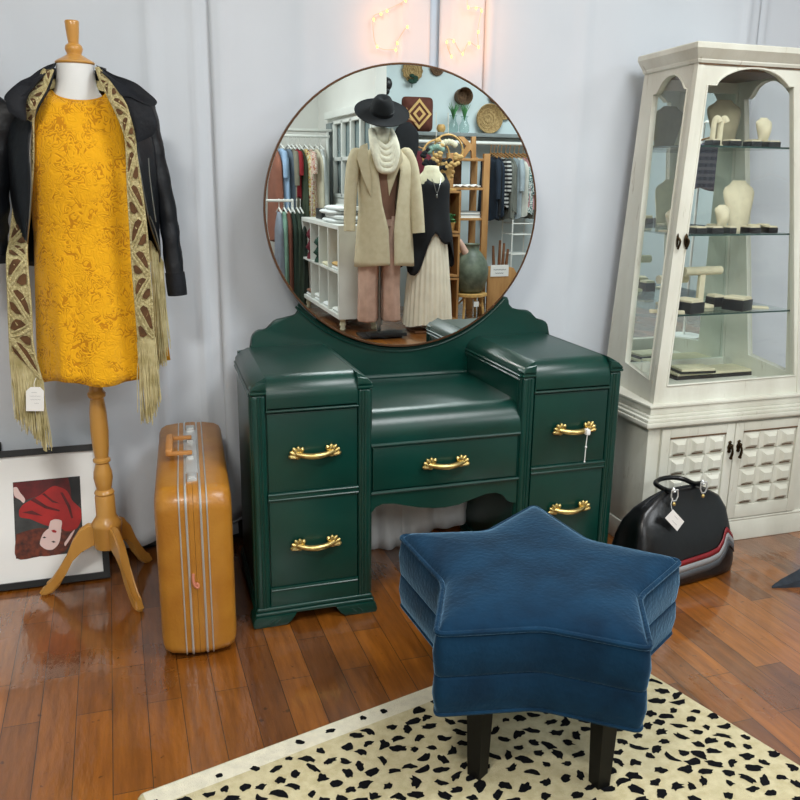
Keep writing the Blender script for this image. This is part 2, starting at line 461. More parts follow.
# ================================================================== the setting
WY = .70                                        # the plaster wall behind the sheets
m = MB(); m.box(-2.8, 5.4, -6.6, WY+.1, -.05, 0); struct(m.build('floor', 'floor'))
bpy.data.objects['floor'].data.transform(Matrix.Identity(4))
m = MB(); m.box(-2.8, 5.4, -6.6, WY+.1, 2.9, 2.95); struct(m.build('ceiling', 'ceil'))
m = MB(); m.box(-2.8, 5.4, WY, WY+.1, 0, 2.9); struct(m.build('wall_back', 'wall'))
m = MB(); m.box(-2.85, -2.8, -6.6, WY+.1, 0, 2.9); struct(m.build('wall_left', 'roomwall'))
m = MB(); m.box(5.4, 5.45, -6.6, WY+.1, 0, 2.9); struct(m.build('wall_right', 'roomwall'))
m = MB(); m.box(-2.85, 5.45, -6.65, -6.6, 0, 2.9); struct(m.build('wall_front', 'whitewall'))
REARY = -5.2                                    # the far wall with the baskets
m = MB(); m.box(2.12, 5.4, -6.6, REARY, 0, 2.9); struct(m.build('wall_far', 'roomwall'))
m = MB(); m.box(-2.8, 5.4, WY-.014, WY, 0, .09, .004); struct(m.build('baseboard_back', 'dark'))


# white sheets hung over the wall
def sheet(name, label, x0, x1, ys, folds, z0=.035, seed=0, pool=0, mt='curtain'):
    rnd = random.Random(seed); n = int((x1-x0)/.012); rows = []
    ph = [(rnd.uniform(4, 16), rnd.uniform(0, 6), rnd.uniform(.3, 1)) for _ in range(4)]
    zs = [2.7, 2.2, 1.8, 1.4, 1.0, .7, .45, .28, .15, .08, z0]
    for z in zs:
        row = []; dn = 1-z/2.7
        for i in range(n+1):
            x = x0+(x1-x0)*i/n
            y = ys + .0045*sum(math.sin(x*k+p+z*.35)*w for k, p, w in ph)
            for fx, fw, fh in folds:
                q = (x-fx-(z-1.4)*.012)/fw; y -= fh*math.exp(-q*q)
            if z < .3 and pool: y -= pool*(1-z/.3)*(.5+.5*math.sin(x*38+1.7*z*10))
            row.append((x, min(y, WY-.018), z + (.012*math.sin(x*21) if z < .1 else 0)))
        rows.append(row)
    m = MB(); m.loft(rows, closed=False, cap=False)
    o = m.build(name, mt, ang=180, solid=.003)
    return tag(o, label, 'curtain', 'white sheets hung along the wall')


sheet('curtain', 'white sheet hanging behind the yellow dress on the dress form', -1.75, .03, .655, [(-.19, .02, .014), (-.05, .012, .012), (-.9, .03, .015), (-.62, .02, .008)], seed=3, pool=.03)
sheet('curtain', 'white sheet hanging behind the left half of the round mirror', .0, py(430, 30, .652).x, .652, [(.03, .02, .012), (.3, .03, .006), (.64, .015, .014)], seed=5, z0=.09, pool=.02)
sheet('curtain', 'narrow pale blue strip added in the gap between two white sheets above the mirror', py(425, 30, .676).x, py(445, 30, .676).x, .676, [], seed=21, z0=.09, mt='bluegap')  # added in place of the bluish wall, which lies in shade here
sheet('curtain', 'narrow white sheet strip glowing beside the fairy lights above the mirror', py(439, 30, .662).x, py(487, 30, .662).x, .662, [(py(450, 30, .662).x, .01, .006)], seed=8, z0=.09)
sheet('curtain', 'white sheet hanging between the round mirror and the display cabinet', py(485, 30, .652).x, 2.12, .652, [(py(489, 30, .652).x, .012, .010), (1.35, .03, .008), (2.05, .015, .012)], seed=9, z0=.05)
sheet('curtain', 'white sheet hanging behind the right side of the display cabinet', 2.1, 3.6, .66, [(2.14, .012, .012), (2.6, .03, .01)], seed=12)

# ================================================================== dressing table
van = thing('dressing_table', 'dark green painted dressing table with round mirror and brass drawer pulls', 'dressing table', (.6, .23, 0))
W, XL, XR, D = 1.2, .356, .848, .465


def arc(cx, cy, r, a0, a1, n=8, sx=1):
    return [(cx+sx*r*math.cos(R(a0+(a1-a0)*i/n)), cy+r*math.sin(R(a0+(a1-a0)*i/n))) for i in range(n+1)]


def pedestal(x0, x1):
    m = MB()
    m.box(x0+.004, x1-.004, .012, D, .045, .735, .004)                       # carcass
    prof = [(D, .70), (D, .768)] + arc(.062, .706, .062, 90, 180, 8) + [(0, .676), (.02, .676), (.02, .70)]
    m.prism(prof, 'x', x0+.043, x1-.043, .002)                               # rolled top
    for s, xe in ((1, x0), (-1, x1)):                                        # side strips of the top
        pr = [(xe, .700), (xe, .737), (xe+s*.012, .752), (xe+s*.044, .769), (xe+s*.044, .70)]
        m.prism(pr, 'y', .012, D, .003)
        for zz in (.722, .71): m.tube([(xe-s*.001, .02, zz), (xe-s*.001, D, zz)], .0045, 6)
        # corner post with reeds and a stepped cap
        m.box(min(xe, xe+s*.042), max(xe, xe+s*.042), 0, .045, .05, .722, .011, 3)
        for q in (.020, .029): m.tube([(xe+s*q, .0012, .06), (xe+s*q, .0012, .716)], .0042, 8)
        for q in (.016, .027): m.tube([(xe-s*.0005, q, .06), (xe-s*.0005, q, .716)], .0042, 8)
        m.box(min(xe-s*.003, xe+s*.044), max(xe-s*.003, xe+s*.044), -.003, .048, .722, .730, .003)
        m.prism([(xe, .73), (xe, .738), (xe+s*.014, .752), (xe+s*.044, .758), (xe+s*.044, .73)], 'y', -.001, .05, .004)
        m.box(min(xe-s*.001, xe+s*.044), max(xe-s*.001, xe+s*.044), -.001, .048, .7305, .739, .003)
    for zz in (.676, .4095, .1145):                                            # rails between the drawers
        h = .0135 if zz > .4 and zz < .5 else .006
        m.box(x0+.042, x1-.042, .0, .02, zz-h, zz+h, .002)
    for zz in (.6705, .4175, .4015): m.tube([(x0+.042, .0, zz), (x1-.042, .0, zz)], .0032, 6)
    m.box(x0+.042, x1-.042, .001, .02, .055, .121, .001)
    m.tube([(x0+.044, .001, .112), (x1-.044, .001, .112)], .003, 6)
    m.box(x0-.003, x1+.003, -.004, D, .046, .060, .006, 3); m.box(x0-.008, x1+.008, -.009, D, .034, .047, .006, 3)
    if x0 == 0:
        for v in m.bm.verts: v.co.x += .020*max(0, v.co.y)/D*(1-(v.co.x-x0)/(x1-x0))
    p = m.build('pedestal', 'green', van)
    for s, xe in ((1, x0), (-1, x1)):                                        # bracket feet
        m = MB(); w = .105
        pr = [(xe-s*.013, 0), (xe-s*.017, .012), (xe-s*.012, .03), (xe-s*.004, .036), (xe+s*.118, .036), (xe+s*.112, .03), (xe+s*.1, .014), (xe+s*.088, 0)]
        m.prism(pr, 'y', -.014, .06, .006)
        for q in (.03, .05):
            m.tube([(xe+s*q, -.0135, .010), (xe+s*(q+.018), -.0135, .026)], .0022, 6)
        m.build('foot', 'green', p)
        xe += .02 if xe == 0 else 0
        m = MB(); m.box(min(xe, xe+s*.06), max(xe, xe+s*.06), D-.07, D, 0, .036, .005); m.build('foot', 'green', p)
    return p


pedestal(0, XL); pedestal(XR, W)


def pull(cx, cz, drawer, y=-.001):
    m = MB(); h = .0735
    pts = []
    for i in range(13):
        t = -1+2*i/12
        pts.append((cx+t*.055, y-.012-.018*(1-t*t), cz-.004+.006*t*t))
    m.tube(pts, [.0078+.0016*(1-abs(-1+2*i/12)) for i in range(13)], 10)
    for s in (-1, 1):
        pv = Vector((cx+s*.046, y-.010, cz-.010))
        for k in range(5):
            a = R(12+24*k)
            d = Vector((s*math.cos(a), -.12, math.sin(a))); L_ = .037 - .002*abs(k-2)
            m.tube([pv, pv+d*L_*.5, pv+d*L_*.86, pv+d*L_], [.004, .0062, .0068, .0028], 8)
        m.sphere(pv+Vector((s*.004, 0, .004)), (.011, .008, .010), 10, 6)
        m.tube([(cx+s*.056, y+.002, cz+.004), (cx+s*.056, y-.012, cz)], .006, 8)
    return m.build('handle', 'brass', drawer)


def drawer(x0, x1, z0, z1, hx, hz, y=0.004):
    m = MB(); m.box(x0, x1, y, y+.35, z0, z1, .0035, 2)
    d = m.build('drawer', 'green', van)
    pull(hx, hz, d, y-.001); return d


for x0, hx in ((0, .18), (XR, 1.034)):
    x1 = x0+XL if x0 == 0 else W
    drawer(x0+.0445, x1-.0445, .4235, .6635, hx, .540 if x0 == 0 else .541)
    drawer(x0+.0445, x1-.0445, .1225, .3965, hx, .252 if x0 == 0 else .268)
drawer(XL+.006, XR-.006, .396, .532, .594, .466, .008)
# the low middle shelf, its rails and apron
m = MB()
prof = [(D, .60), (D, .637)] + arc(.082, .561, .076, 90, 180, 10) + [(.006, .545), (.03, .545), (.03, .60)]
m.prism(prof, 'x', XL-.003, XR+.003)
m.tube([(XL, .006, .541), (XR, .006, .541)], .005, 8); m.box(XL, XR, .008, .03, .532, .545)
m.box(XL, XR, .02, D, .386, .60)
m.tube([(XL, .006, .389), (XR, .006, .389)], .0055, 8)
m.tube([(XL, D-.002, .640), (XR, D-.002, .640)], .009, 8)
m.build('middle_shelf', 'green', van)
ap = [(XL, .387), (XL, .302), (.359, .325), (.372, .342), (.395, .350), (.43, .347), (.47, .336), (.513, .325), (.56, .317), (.6, .315), (.645, .319), (.69, .332), (.742, .346), (.775, .346), (.8, .334), (.815, .315), (.83, .306), (XR, .304), (XR, .387)]
m = MB(); m.prism(ap, 'y', .010, .030); m.build('apron', 'green', van)
# scalloped backboard with the round cut-out
CX, CZ, RM = .6075, 1.2125, .461
SX = 1.036
left = [(.03, .60), (.03, .755), (.075, .76), (.076, .795), (.081, .808), (.091, .818), (.104, .824), (.13, .823), (.136, .829), (.143, .842), (.152, .851), (.164, .857), (.19, .861), (.22, .864), (.231, .870), (.239, .881), (.243, .892), (.24, .905)]
right = [(1.002, .905), (1.004, .892), (1.009, .88), (1.016, .868), (1.026, .861), (1.05, .858), (1.085, .855), (1.098, .848), (1.108, .838), (1.113, .828), (1.121, .821), (1.148, .817), (1.161, .810), (1.17, .8), (1.174, .785), (1.176, .760), (1.185, .755), (1.185, .60)]
RN = RM+.008
notch = [(CX+SX*RN*math.cos(a), CZ+RN*math.sin(a)) for a in [R(-140)+R(100)*i/40 for i in range(41)]]
m = MB(); m.prism(left+notch+right, 'y', D, D+.022, .003)
for k in (0, .011): m.tube([(CX+SX*(RN+k+.004)*math.cos(a), D-.001, CZ+(RN+k+.004)*math.sin(a)) for a in [R(-139.5)+R(99)*i/48 for i in range(49)]], .0045, 6)
m.box(.3, .9, D+.022, D+.04, .60, 1.5, .004)
m.build('backboard', 'green', van, ang=30)
m = MB()
ring = lambda r, y: [(CX+SX*r*math.cos(2*PI*i/96), y, CZ+r*math.sin(2*PI*i/96)) for i in range(96)]
m.loft([ring(RM, MY+.012), ring(RM, MY+.002), ring(RM-.003, MY)], True, True)
mir = m.build('round_mirror', 'mirror', van, ang=2)
m = MB(); m.loft([ring(RM-.001, MY), ring(RM+.004, MY), ring(RM+.004, MY+.014), ring(RM-.001, MY+.014), ring(RM-.001, MY)], True, False)
m.build('mirror_rim', 'copper', mir)

# cloth hanging at the back of the kneehole
cols = [(366, 556), (372, 553), (380, 553), (390, 552), (399, 550), (404, 543), (412, 537), (421, 533), (432, 531), (443, 529), (454, 526), (463, 522), (470, 520)]
Q = smooth([Vector((c[0], c[1], 0)) for c in cols], 3); rows = []
for k in range(9):
    row = []
    for i, c in enumerate(Q):
        b_ = py(c.x, c.y, .425); f = k/8; zt_ = .384
        row.append((b_.x, .425+.012*math.sin(i*.55)*(1-f*.5)+.008*math.sin(i*1.3+f*5)-.022*math.exp(-((f-.35)/.12)**2)*(i > 18), max(.002, b_.z)+(zt_-max(.002, b_.z))*f))
    rows.append(row)
m = MB(); m.loft(rows, closed=False, cap=False); tag(m.build('hanging_cloth', 'formwhite', ang=180, solid=.003), 'crumpled off-white cloth hanging in the kneehole of the dressing table', 'cloth')
# string tag on the upper right drawer pull
m = MB(); m.tube(smooth([(1.066, -.032, .551), (1.066, -.0355, .532), (1.065, -.034, .50), (1.064, -.034, .465), (1.0635, -.034, .437)], 4), .0016, 6)
m.box(1.058, 1.074, -.044, -.022, .528, .548, .006); m.sphere((1.065, -.034, .487), .004, 8, 6); m.sphere((1.0635, -.034, .437), .003, 8, 6)
tag(m.build('tag_string', 'paper'), 'white string tied round the upper right brass drawer pull', 'string')

# ================================================================== display cabinet
cab = thing('display_cabinet', 'tall distressed cream display cabinet with glass sides and carved lower doors', 'cabinet', (1.77, .34, 0))
BX0, BX1, BY0, BY1 = 1.405, 2.135, .12, .58
m = MB(); m.box(BX0, BX1, BY0, BY1, .0, .478, .003); m.box(BX0-.006, BX1+.006, BY0-.008, BY1, 0, .082, .006)
m.tube([(BX0, BY0-.003, .087), (BX1, BY0-.003, .087)], .006, 8)
m.build('base', 'cream', cab)
m = MB()
for z0, z1, o in ((.476, .484, .012), (.484, .500, .024), (.500, .512, .018), (.512, .522, .006), (.522, .548, -.004), (.548, .558, .002)):
    m.box(BX0-o, BX1+o, BY0-o, BY1, z0, z1, min(.004, (z1-z0)*.4), 2)
m.build('ledge_moulding', 'cream', cab)
m = MB(); m.box(BX0+.01, BX1-.01, BY0-.002, BY0+.004, .4725, .4765); m.build('seam', 'brown', cab)


def carved_door(x0, x1, hs):
    m = MB(); y = BY0; z0, z1 = .096, .470
    ix0, ix1, iz0, iz1 = x0+.036, x1-.036, z0+.052, z1-.036
    m.box(x0, ix0, y-.012, y+.004, z0, z1, .003); m.box(ix1, x1, y-.012, y+.004, z0, z1, .003)
    m.box(ix0, ix1, y-.012, y+.004, z0, iz0, .003); m.box(ix0, ix1, y-.012, y+.004, iz1, z1, .003)
    m.box(ix0, ix1, y-.003, y+.003, iz0, iz1)
    nc, nr = 3, 4; cw, ch = (ix1-ix0)/nc, (iz1-iz0)/nr
    for i in range(nc):
        for j in range(nr):
            cx, cz = ix0+cw*(i+.5), iz0+ch*(j+.5); a, b = cw*.46, ch*.46
            m.loft([[(cx-a, y-.003, cz-b), (cx+a, y-.003, cz-b), (cx+a, y-.003, cz+b), (cx-a, y-.003, cz+b)],
                    [(cx-a, y-.008, cz-b), (cx+a, y-.008, cz-b), (cx+a, y-.008, cz+b), (cx-a, y-.008, cz+b)],
                    [(cx-a*.74, y-.011, cz-b*.74), (cx+a*.74, y-.011, cz-b*.74), (cx+a*.74, y-.011, cz+b*.74), (cx-a*.74, y-.011, cz+b*.74)],
                    [(cx-a*.42, y-.024, cz-b*.42), (cx+a*.42, y-.024, cz-b*.42), (cx+a*.42, y-.024, cz+b*.42), (cx-a*.42, y-.024, cz+b*.42)]])
    for i in range(1, nc): m.box(ix0+cw*i-.003, ix0+cw*i+.003, y-.009, y, iz0, iz1, .002)
    m.mi = 1
    m.box(ix0, ix1, y-.0125, y-.004, iz1-.0005, iz1+.005, .001)      # bare worn line under the top rail
    for i in range(nc):
        for j in range(nr):
            cx, cz = ix0+cw*(i+.5), iz0+ch*(j+.5); a, b = cw*.46, ch*.46
            m.box(cx-a*.6, cx+a*.6, y-.0115, y-.009, cz-b*.90, cz-b*.76, .001)
    d = m.build('door', ['cream', 'brown'], cab, ang=20)
    m = MB(); hx = (x1-.018) if hs > 0 else (x0+.018); hz = .382
    m.lathe([(.004, -.022), (.009, -.018), (.007, -.01), (.011, 0), (.008, .008), (.005, .014), (.008, .019), (.003, .024)], (hx, y-.014, hz), 10, 1, .5)
    m.sphere((hx, y-.022, hz+.008), (.007, .008, .007), 8, 6)
    m.tube(smooth([(hx, y-.024, hz+.006), (hx+.004, y-.028, hz-.012), (hx, y-.028, hz-.034), (hx, y-.026, hz-.04)], 3), [.004]*4+[.005]*3+[.006, .007, .004], 8)
    m.build('drop_handle', 'agedbrass', d)


carved_door(1.455, 1.7655, 1); carved_door(1.7695, 2.085, -1)

# upper case: front face leans back, sides lean in
Y0, Z0, Y1, Z1 = .142, .558, .20, 1.70
FN = Vector((0, -(Z1-Z0), (Y1-Y0))).normalized(); FP = Vector((0, Y0, Z0))


def pf(x, y): return pp(x, y, FP, FN)


YB = .545
flb, flt = pf(653.5, 402.5), pf(699, 59)                  # front left edge
blb, blt = py(609, 362, YB), py(648.5, 68, YB)           # back left edge
blb = blt+(blb-blt)*((Z0-blt.z)/(blb.z-blt.z)); blt = blb+(blt-blb)*((Z1-Z0)/(blt.z-blb.z))
flb = flt+(flb-flt)*((Z0-flt.z)/(flb.z-flt.z)); flt = flb+(flt-flb)*((Z1-Z0)/(flt.z-flb.z))
gl_b, gr_b = pf(667, 386), pf(794.5, 375.5); gl_t, gr_t = pf(707.3, 85), pf(794, 87)
XC = ((gl_b.x+gr_b.x)/2+(gl_t.x+gr_t.x)/2)/2


KR = .05                                                # the right side flares a little towards the wall


def mirx(p): return Vector((2*XC-p[0]+KR*max(0, (p[1]-Y1)/(YB-Y1)), p[1], p[2]))


th = FN*-.022
frb, frt = mirx(flb), mirx(flt)
arch = [(707.3, 85.1), (716.5, 85.1), (718, 81.8), (721.3, 78.4), (726, 75), (732.5, 72), (739, 69.8), (746, 68.6), (752, 68.2), (757.3, 68.3), (763, 68.9), (768.5, 70.2), (774, 72.6), (779.8, 76.1), (784.5, 80.6), (787.6, 84.2), (789, 86.6), (794, 87)]
hole = [gl_b]+[pf(*a) for a in arch]+[gr_b]
m = MB(); m.plate([flb, flt, frt, frb], [hole], th)
# raised bead round the opening and a thin door line
m.tube([p+FN*.001 for p in hole]+[hole[0]+FN*.001], .0035, 6)
fdoor = m.build('glass_door', 'cream', cab, ang=25)
m = MB(); m.plate([p+th*.5 for p in hole], [], th*.15); m.build('door_glass', 'glass', fdoor, flat=True)
m = MB()
for q, w in (((676.5, 240), .004), ((685, 240), .007)):
    c = pf(*q)
    m.lathe([(.002, -.024), (w, -.014), (w*1.3, 0), (w, .014), (.002, .022)], (c.x, c.y-.006, c.z), 10, 1, .5)
    m.tube(smooth([(c.x, c.y-.008, c.z+.008), (c.x+.003, c.y-.018, c.z-.004), (c.x-.002, c.y-.014, c.z-.03)], 3), .0038, 8)
m.build('drop_handle', 'agedbrass', fdoor)
# side panels
n_s = (blb-flb).cross(flt-flb).normalized()
if n_s.x > 0: n_s = -n_s


def ps(x, y): return pp(x, y, flb, n_s)


sarch = [(653.2, 95), (656, 94), (658, 91.5), (660.5, 86), (663, 81.5), (667, 77.2), (671, 75), (675, 74.3), (678, 75.8), (680.6, 78.6), (682.8, 82.5), (684, 86), (685, 88.6), (687.3, 89)]
shole = [ps(625.5, 362)]+[ps(*a) for a in sarch]+[ps(649.3, 380)]
lp = lambda o, h, f: ([f(p) for p in o], [f(p) for p in h])
for side in (0, 1):
    f = (lambda p: Vector(p)) if side == 0 else mirx
    o, h = lp([flb, flt, blt, blb], shole, f); nn = Vector(n_s) if side == 0 else Vector((-n_s.x, n_s.y, n_s.z))
    m = MB(); m.plate(o, [h], -nn*.02); m.tube([p+nn*.001 for p in h]+[h[0]+nn*.001], .003, 6)
    sp_ = m.build('side_panel', 'cream', cab, ang=25)
    m = MB(); m.plate([p-nn*.01 for p in h], [], -nn*.003); m.build('side_glass', 'glass', sp_, flat=True)
# back: mirror in a cream frame
brb, brt = mirx(blb), mirx(blt)
m = MB()
bl = lambda u, v, y=YB: Vector((blb.x+(blt.x-blb.x)*v+(brb.x+(brt.x-brb.x)*v-blb.x-(blt.x-blb.x)*v)*u, y, Z0+(Z1-Z0)*v))
hb = [bl(.035, .045), bl(.05, .95), bl(.95, .95), bl(.965, .045)]
m.plate([blb, blt, brt, brb], [hb], Vector((0, .02, 0))); bk = m.build('back_frame', 'cream', cab, ang=25)
m = MB(); m.plate([p+Vector((0, .012, 0)) for p in hb], [], Vector((0, .004, 0))); m.build('back_mirror', 'mirror', bk, flat=True)
m = MB(); m.plate([p+Vector((0, .0165, 0)) for p in [bl(.03, .03), bl(.045, .97), bl(.955, .97), bl(.97, .03)]], [], Vector((0, .006, 0))); m.build('back_board', 'brown', bk)
# case floor and cornice
m = MB(); m.prism([(flb.x+.016, .166), (frb.x-.016, .166), (brb.x-.02, YB), (blb.x+.02, YB)], 'z', .552, .572); m.build('case_floor', 'cream', cab)
m = MB(); m.prism([(flt.x+.03, Y1+.026), (frt.x-.03, Y1+.026), (brt.x-.032, YB), (blt.x+.032, YB)], 'z', Z1-.02, Z1); m.build('case_ceiling', 'brown', cab)
rings = []
for z, o in ((Z1-.004, .006), (Z1+.004, .010), (Z1+.008, .010), (Z1+.020, .020), (Z1+.034, .030), (Z1+.038, .033), (Z1+.053, .033), (Z1+.057, .029)):
    rings.append([(flt.x-o, Y1-o, z), (frt.x+o, Y1-o, z), (brt.x+o, YB+.02, z), (blt.x-o, YB+.02, z)])
m = MB(); m.loft(rings); m.build('cornice', 'cream', cab, ang=20)
m = MB(); m.box(flt.x+.002, frt.x-.002, Y1-.004, Y1+.01, Z1-.009, Z1-.003); m.build('seam', 'brown', cab)
SHELF = [.864, 1.141, 1.438]
for z in SHELF:
    t = (z-Z0)/(Z1-Z0); x0 = flb.x+(flt.x-flb.x)*t+.022; x1 = 2*XC-x0; yf = Y0+(Y1-Y0)*t+.028
    xb = blb.x+(blt.x-blb.x)*t+.022
    m = MB(); m.prism([(x0, yf), (x1, yf), (2*XC-xb+KR, YB-.004), (xb, YB-.004)], 'z', z-.006, z)
    g = m.build('glass_shelf', 'shelfglass', cab, flat=True)
    m = MB(); m.box(x0, x1, yf-.0012, yf, z-.0058, z-.0002); m.build('shelf_edge', 'glassedge', g, flat=True)


# ---- what the cabinet shows
def slabs(x, y, Z): return pz(x, y, Z)


def front(px_, z, back=.03):       # a point on a shelf just behind its front edge, under picture column px_
    t = (z-Z0)/(Z1-Z0); Y = Y0+(Y1-Y0)*t+.028+back
    p = py(px_, 235, Y); return p.x, Y


def bust(x, y, z, h, label, m_='suede', w=None, rz=0, group=None):
    w = w or h*.72; t = thing('necklace_bust', label, 'jewellery stand', (x, y, z), group)
    rings = []
    tab = [(0, .30), (.1, .30), (.35, .37), (.62, .46), (.76, .50), (.84, .48), (.90, .36), (.95, .24), (1, .20)]
    for i in range(15):
        v = i/14; hw = lerp(tab, v)*w; d = .008+.014*math.sin(PI*min(1, v*1.05))
        rings.append([(x+hw*math.cos(a), y+.02*v*h/.1*.6+d*math.sin(a)*(1.2 if math.sin(a) < 0 else .4), z+h*v) for a in [2*PI*j/20 for j in range(20)]])
    m = MB(); m.loft(rings); m.build('neck_form', m_, t)
    m = MB(); m.box(x-w*.3, x+w*.3, y+.01, y+.06, z, z+.006, .002); m.build('foot_plate', m_, t)
    return t


def ringbox(x, y, z, w, d, h, label, top=.35, rz=0, group='jewellery boxes on the cabinet shelves'):
    t = thing('jewellery_box', label, 'jewellery box', (x, y, z), group)
    M_ = Matrix.Translation((x, y, z)) @ Matrix.Rotation(rz, 4, 'Z')
    m = MB(); m.box(-w/2, w/2, -d/2, d/2, 0, h*.8, .002, mx=M_); m.build('case', 'boxblack', t)
    m = MB(); pr = [(-w*.42, h*.8), (w*.42, h*.8), (w*.42, h*.9), (w*.36, h), (-w*.36, h), (-w*.42, h*.9)]
    m.prism(pr, 'y', -d*.47, d*.47)
    for v in m.bm.verts: v.co = M_ @ v.co
    m.build('pad', 'suede', t)
    return t


def tray(x, y, z, w, d, label, h=.012, rz=0, group='jewellery trays on the cabinet floor', top='suede'):
    t = thing('jewellery_tray', label, 'jewellery tray', (x, y, z), group)
    M_ = Matrix.Translation((x, y, z)) @ Matrix.Rotation(rz, 4, 'Z')
    m = MB(); m.box(-w/2, w/2, -d/2, d/2, 0, h, .002, mx=M_); m.build('tray_base', 'boxblack', t)
    m = MB(); m.box(-w/2+.004, w/2-.004, -d/2+.001, d/2-.004, h-.002, h+.009, .003, mx=M_); m.build('pad', top, t)
    return t


def tbar(x, y, z, h, w, label, rz=0):
    t = thing('bracelet_stand', label, 'jewellery stand', (x, y, z))
    d = Vector((math.cos(rz), math.sin(rz), 0)); c = Vector((x, y, z))
    m = MB(); m.tube([c+d*(-w/2)+Vector((0, 0, h)), c+d*(w/2)+Vector((0, 0, h))], .016, 16); m.build('bar', 'suede', t)
    m = MB(); m.box(x-.012, x+.012, y-.008, y+.008, z, z+h-.005, .002); m.build('post', 'suede', t)
    m = MB(); m.box(x-.045, x+.045, y-.03, y+.03, z, z+.012, .003); m.build('base', 'suede', t)


z1, z2, z3 = SHELF[2], SHELF[1], SHELF[0]
x, y = front(714, z1, .16); bust(x, y, z1, .165, 'large taupe necklace bust on the top glass shelf', 'suededk', .15)
x, y = front(752, z1, .05); bust(x, y, z1+.022, .078, 'small ivory necklace bust at the right of the top glass shelf', 'suede', .066)
for k, (q, lb) in enumerate(((704, 'left one of two curved ivory earring stands on the top shelf'), (711, 'right one of two curved ivory earring stands on the top shelf'))):
    x, y = front(q, z1, .06); t = thing('earring_stand', lb, 'jewellery stand', (x, y, z1))
    m = MB(); pr = smooth([(x-.006, y, z1), (x-.006, y, z1+.06), (x-.002, y, z1+.088), (x+.006, y-.004, z1+.094), (x+.012, y-.01, z1+.08)], 4)
    m.tube(pr, .009, 8, True, .4); m.build('upright', 'suede', t); m = MB(); m.box(x-.02, x+.014, y-.015, y+.015, z1, z1+.005, .002); m.build('foot_plate', 'suede', t)
for q, w, lb in ((684, .03, 'black and ivory jewellery box at the left end of the top glass shelf'), (703, .032, 'black and ivory jewellery box below the left earring stand'), (722, .05, 'wide ivory topped jewellery box in front of the large taupe bust'), (742, .045, 'black jewellery box left of the small top shelf bust'), (760, .05, 'ivory jewellery box under the small top shelf bust')):
    x, y = front(q, z1, .03); ringbox(x, y, z1, w, .045, .022, lb)
x, y = front(737, z2, .13); bust(x, y, z2, .182, 'large ivory necklace bust on the middle glass shelf', 'suede', .138)
x, y = front(720.5, z2, .05); bust(x, y, z2+.024, .074, 'small ivory necklace bust in front of the large ivory one', 'suede', .062)
x, y = front(672, z2, .10); bust(x, y, z2, .08, 'small ivory bust at the left end of the middle shelf', 'suede', .062)
for q, w, lb in ((697, .045, 'black and ivory jewellery box at the left end of the middle shelf'), (713, .05, 'ivory fronted jewellery box under the small middle shelf bust'), (728, .03, 'black and ivory jewellery box under the large ivory bust'), (750, .05, 'black jewellery box with ivory discs on top, middle shelf'), (768, .04, 'ivory jewellery box at the right end of the middle shelf')):
    x, y = front(q, z2, .03); ringbox(x, y, z2, w, .05, .026, lb)
for q, dy, lb in ((752, .03, 'flat ivory disc lying on the black box, nearer one'), (762, .05, 'flat ivory disc lying on the ivory box, farther one')):
    x, y = front(q, z2, dy); m = MB(); m.lathe([(.001, 0), (.022, 0), (.022, .005), (.001, .006)], (x, y, z2+.0265), 16); tag(m.build('suede_disc', 'suede'), lb, 'disc')
x, y = front(706, z3, .14); tbar(x, y, z3, .135, .17, 'ivory T-shaped bracelet stand behind two black ring boxes', R(4))
x, y = front(672, z3, .2); tbar(x+.02, y, z3, .10, .13, 'low ivory T-shaped bracelet stand at the left of the bottom glass shelf', R(4))
x, y = front(695, z3, .045); ringbox(x, y, z3, .075, .085, .05, 'left of two large black ring boxes with ivory cushions on the bottom glass shelf', rz=R(14))
x, y = front(745, z3, .055); ringbox(x, y, z3, .076, .08, .05, 'right of two large black ring boxes with ivory cushions on the bottom glass shelf', rz=R(24))
x, y = front(722, z3, .15); ringbox(x, y, z3, .05, .05, .045, 'small ring box between and behind the two large ring boxes')
x, y = front(768, z3, .07); m = MB(); m.box(x-.05, x+.03, y-.02, y+.02, z3, z3+.006, .002, mx=Matrix.Translation((x, y, 0)) @ Matrix.Rotation(R(-30), 4, 'Z') @ Matrix.Translation((-x, -y, 0))); tag(m.build('suede_strip', 'suede'), 'flat ivory suede strip right of the ring boxes', 'display pad')
x, y = front(662, z3, .06); m = MB(); m.box(x-.02, x+.10, y-.012, y+.012, z3, z3+.012, .003, mx=Matrix.Translation((x, y, 0)) @ Matrix.Rotation(R(-30), 4, 'Z') @ Matrix.Translation((-x, -y, 0))); tag(m.build('suede_ramp', 'suede'), 'long ivory suede bar at the left of the bottom glass shelf', 'display pad')
zf = .572
a = pz(712, 377, zf); tray(a.x+.035, a.y+.045, zf, .42, .12, 'wide black tray along the front of the cabinet floor', .016)
a = pz(692, 370, zf+.03); tray(a.x, a.y, zf+.0255, .15, .095, 'ivory padded tray on the wide black tray, left of two', .010, R(-6))
a = pz(719, 362, zf+.01); tray(a.x+.03, a.y+.05, zf, .17, .10, 'ivory padded tray behind the wide black tray', .012, R(-4))
a = pz(648, 374, zf); tray(a.x+.06, a.y+.03, zf, .05, .08, 'small dark tray inside the left glass panel', .03)
# ================================================================== star ottoman
ZT, ZB, ZS = .42, .222, .318
tips = [(534, 506), (681, 561), (651, 649), (436, 634), (400, 536)]
inn = [(588, 542), (639, 597), (542, 628), (444, 583), (486, 533)]
star = []
for i in range(5): star += [pz(*tips[i], ZT), pz(*inn[i], ZT)]
cen = sum(star, Vector())/10; cen.z = 0


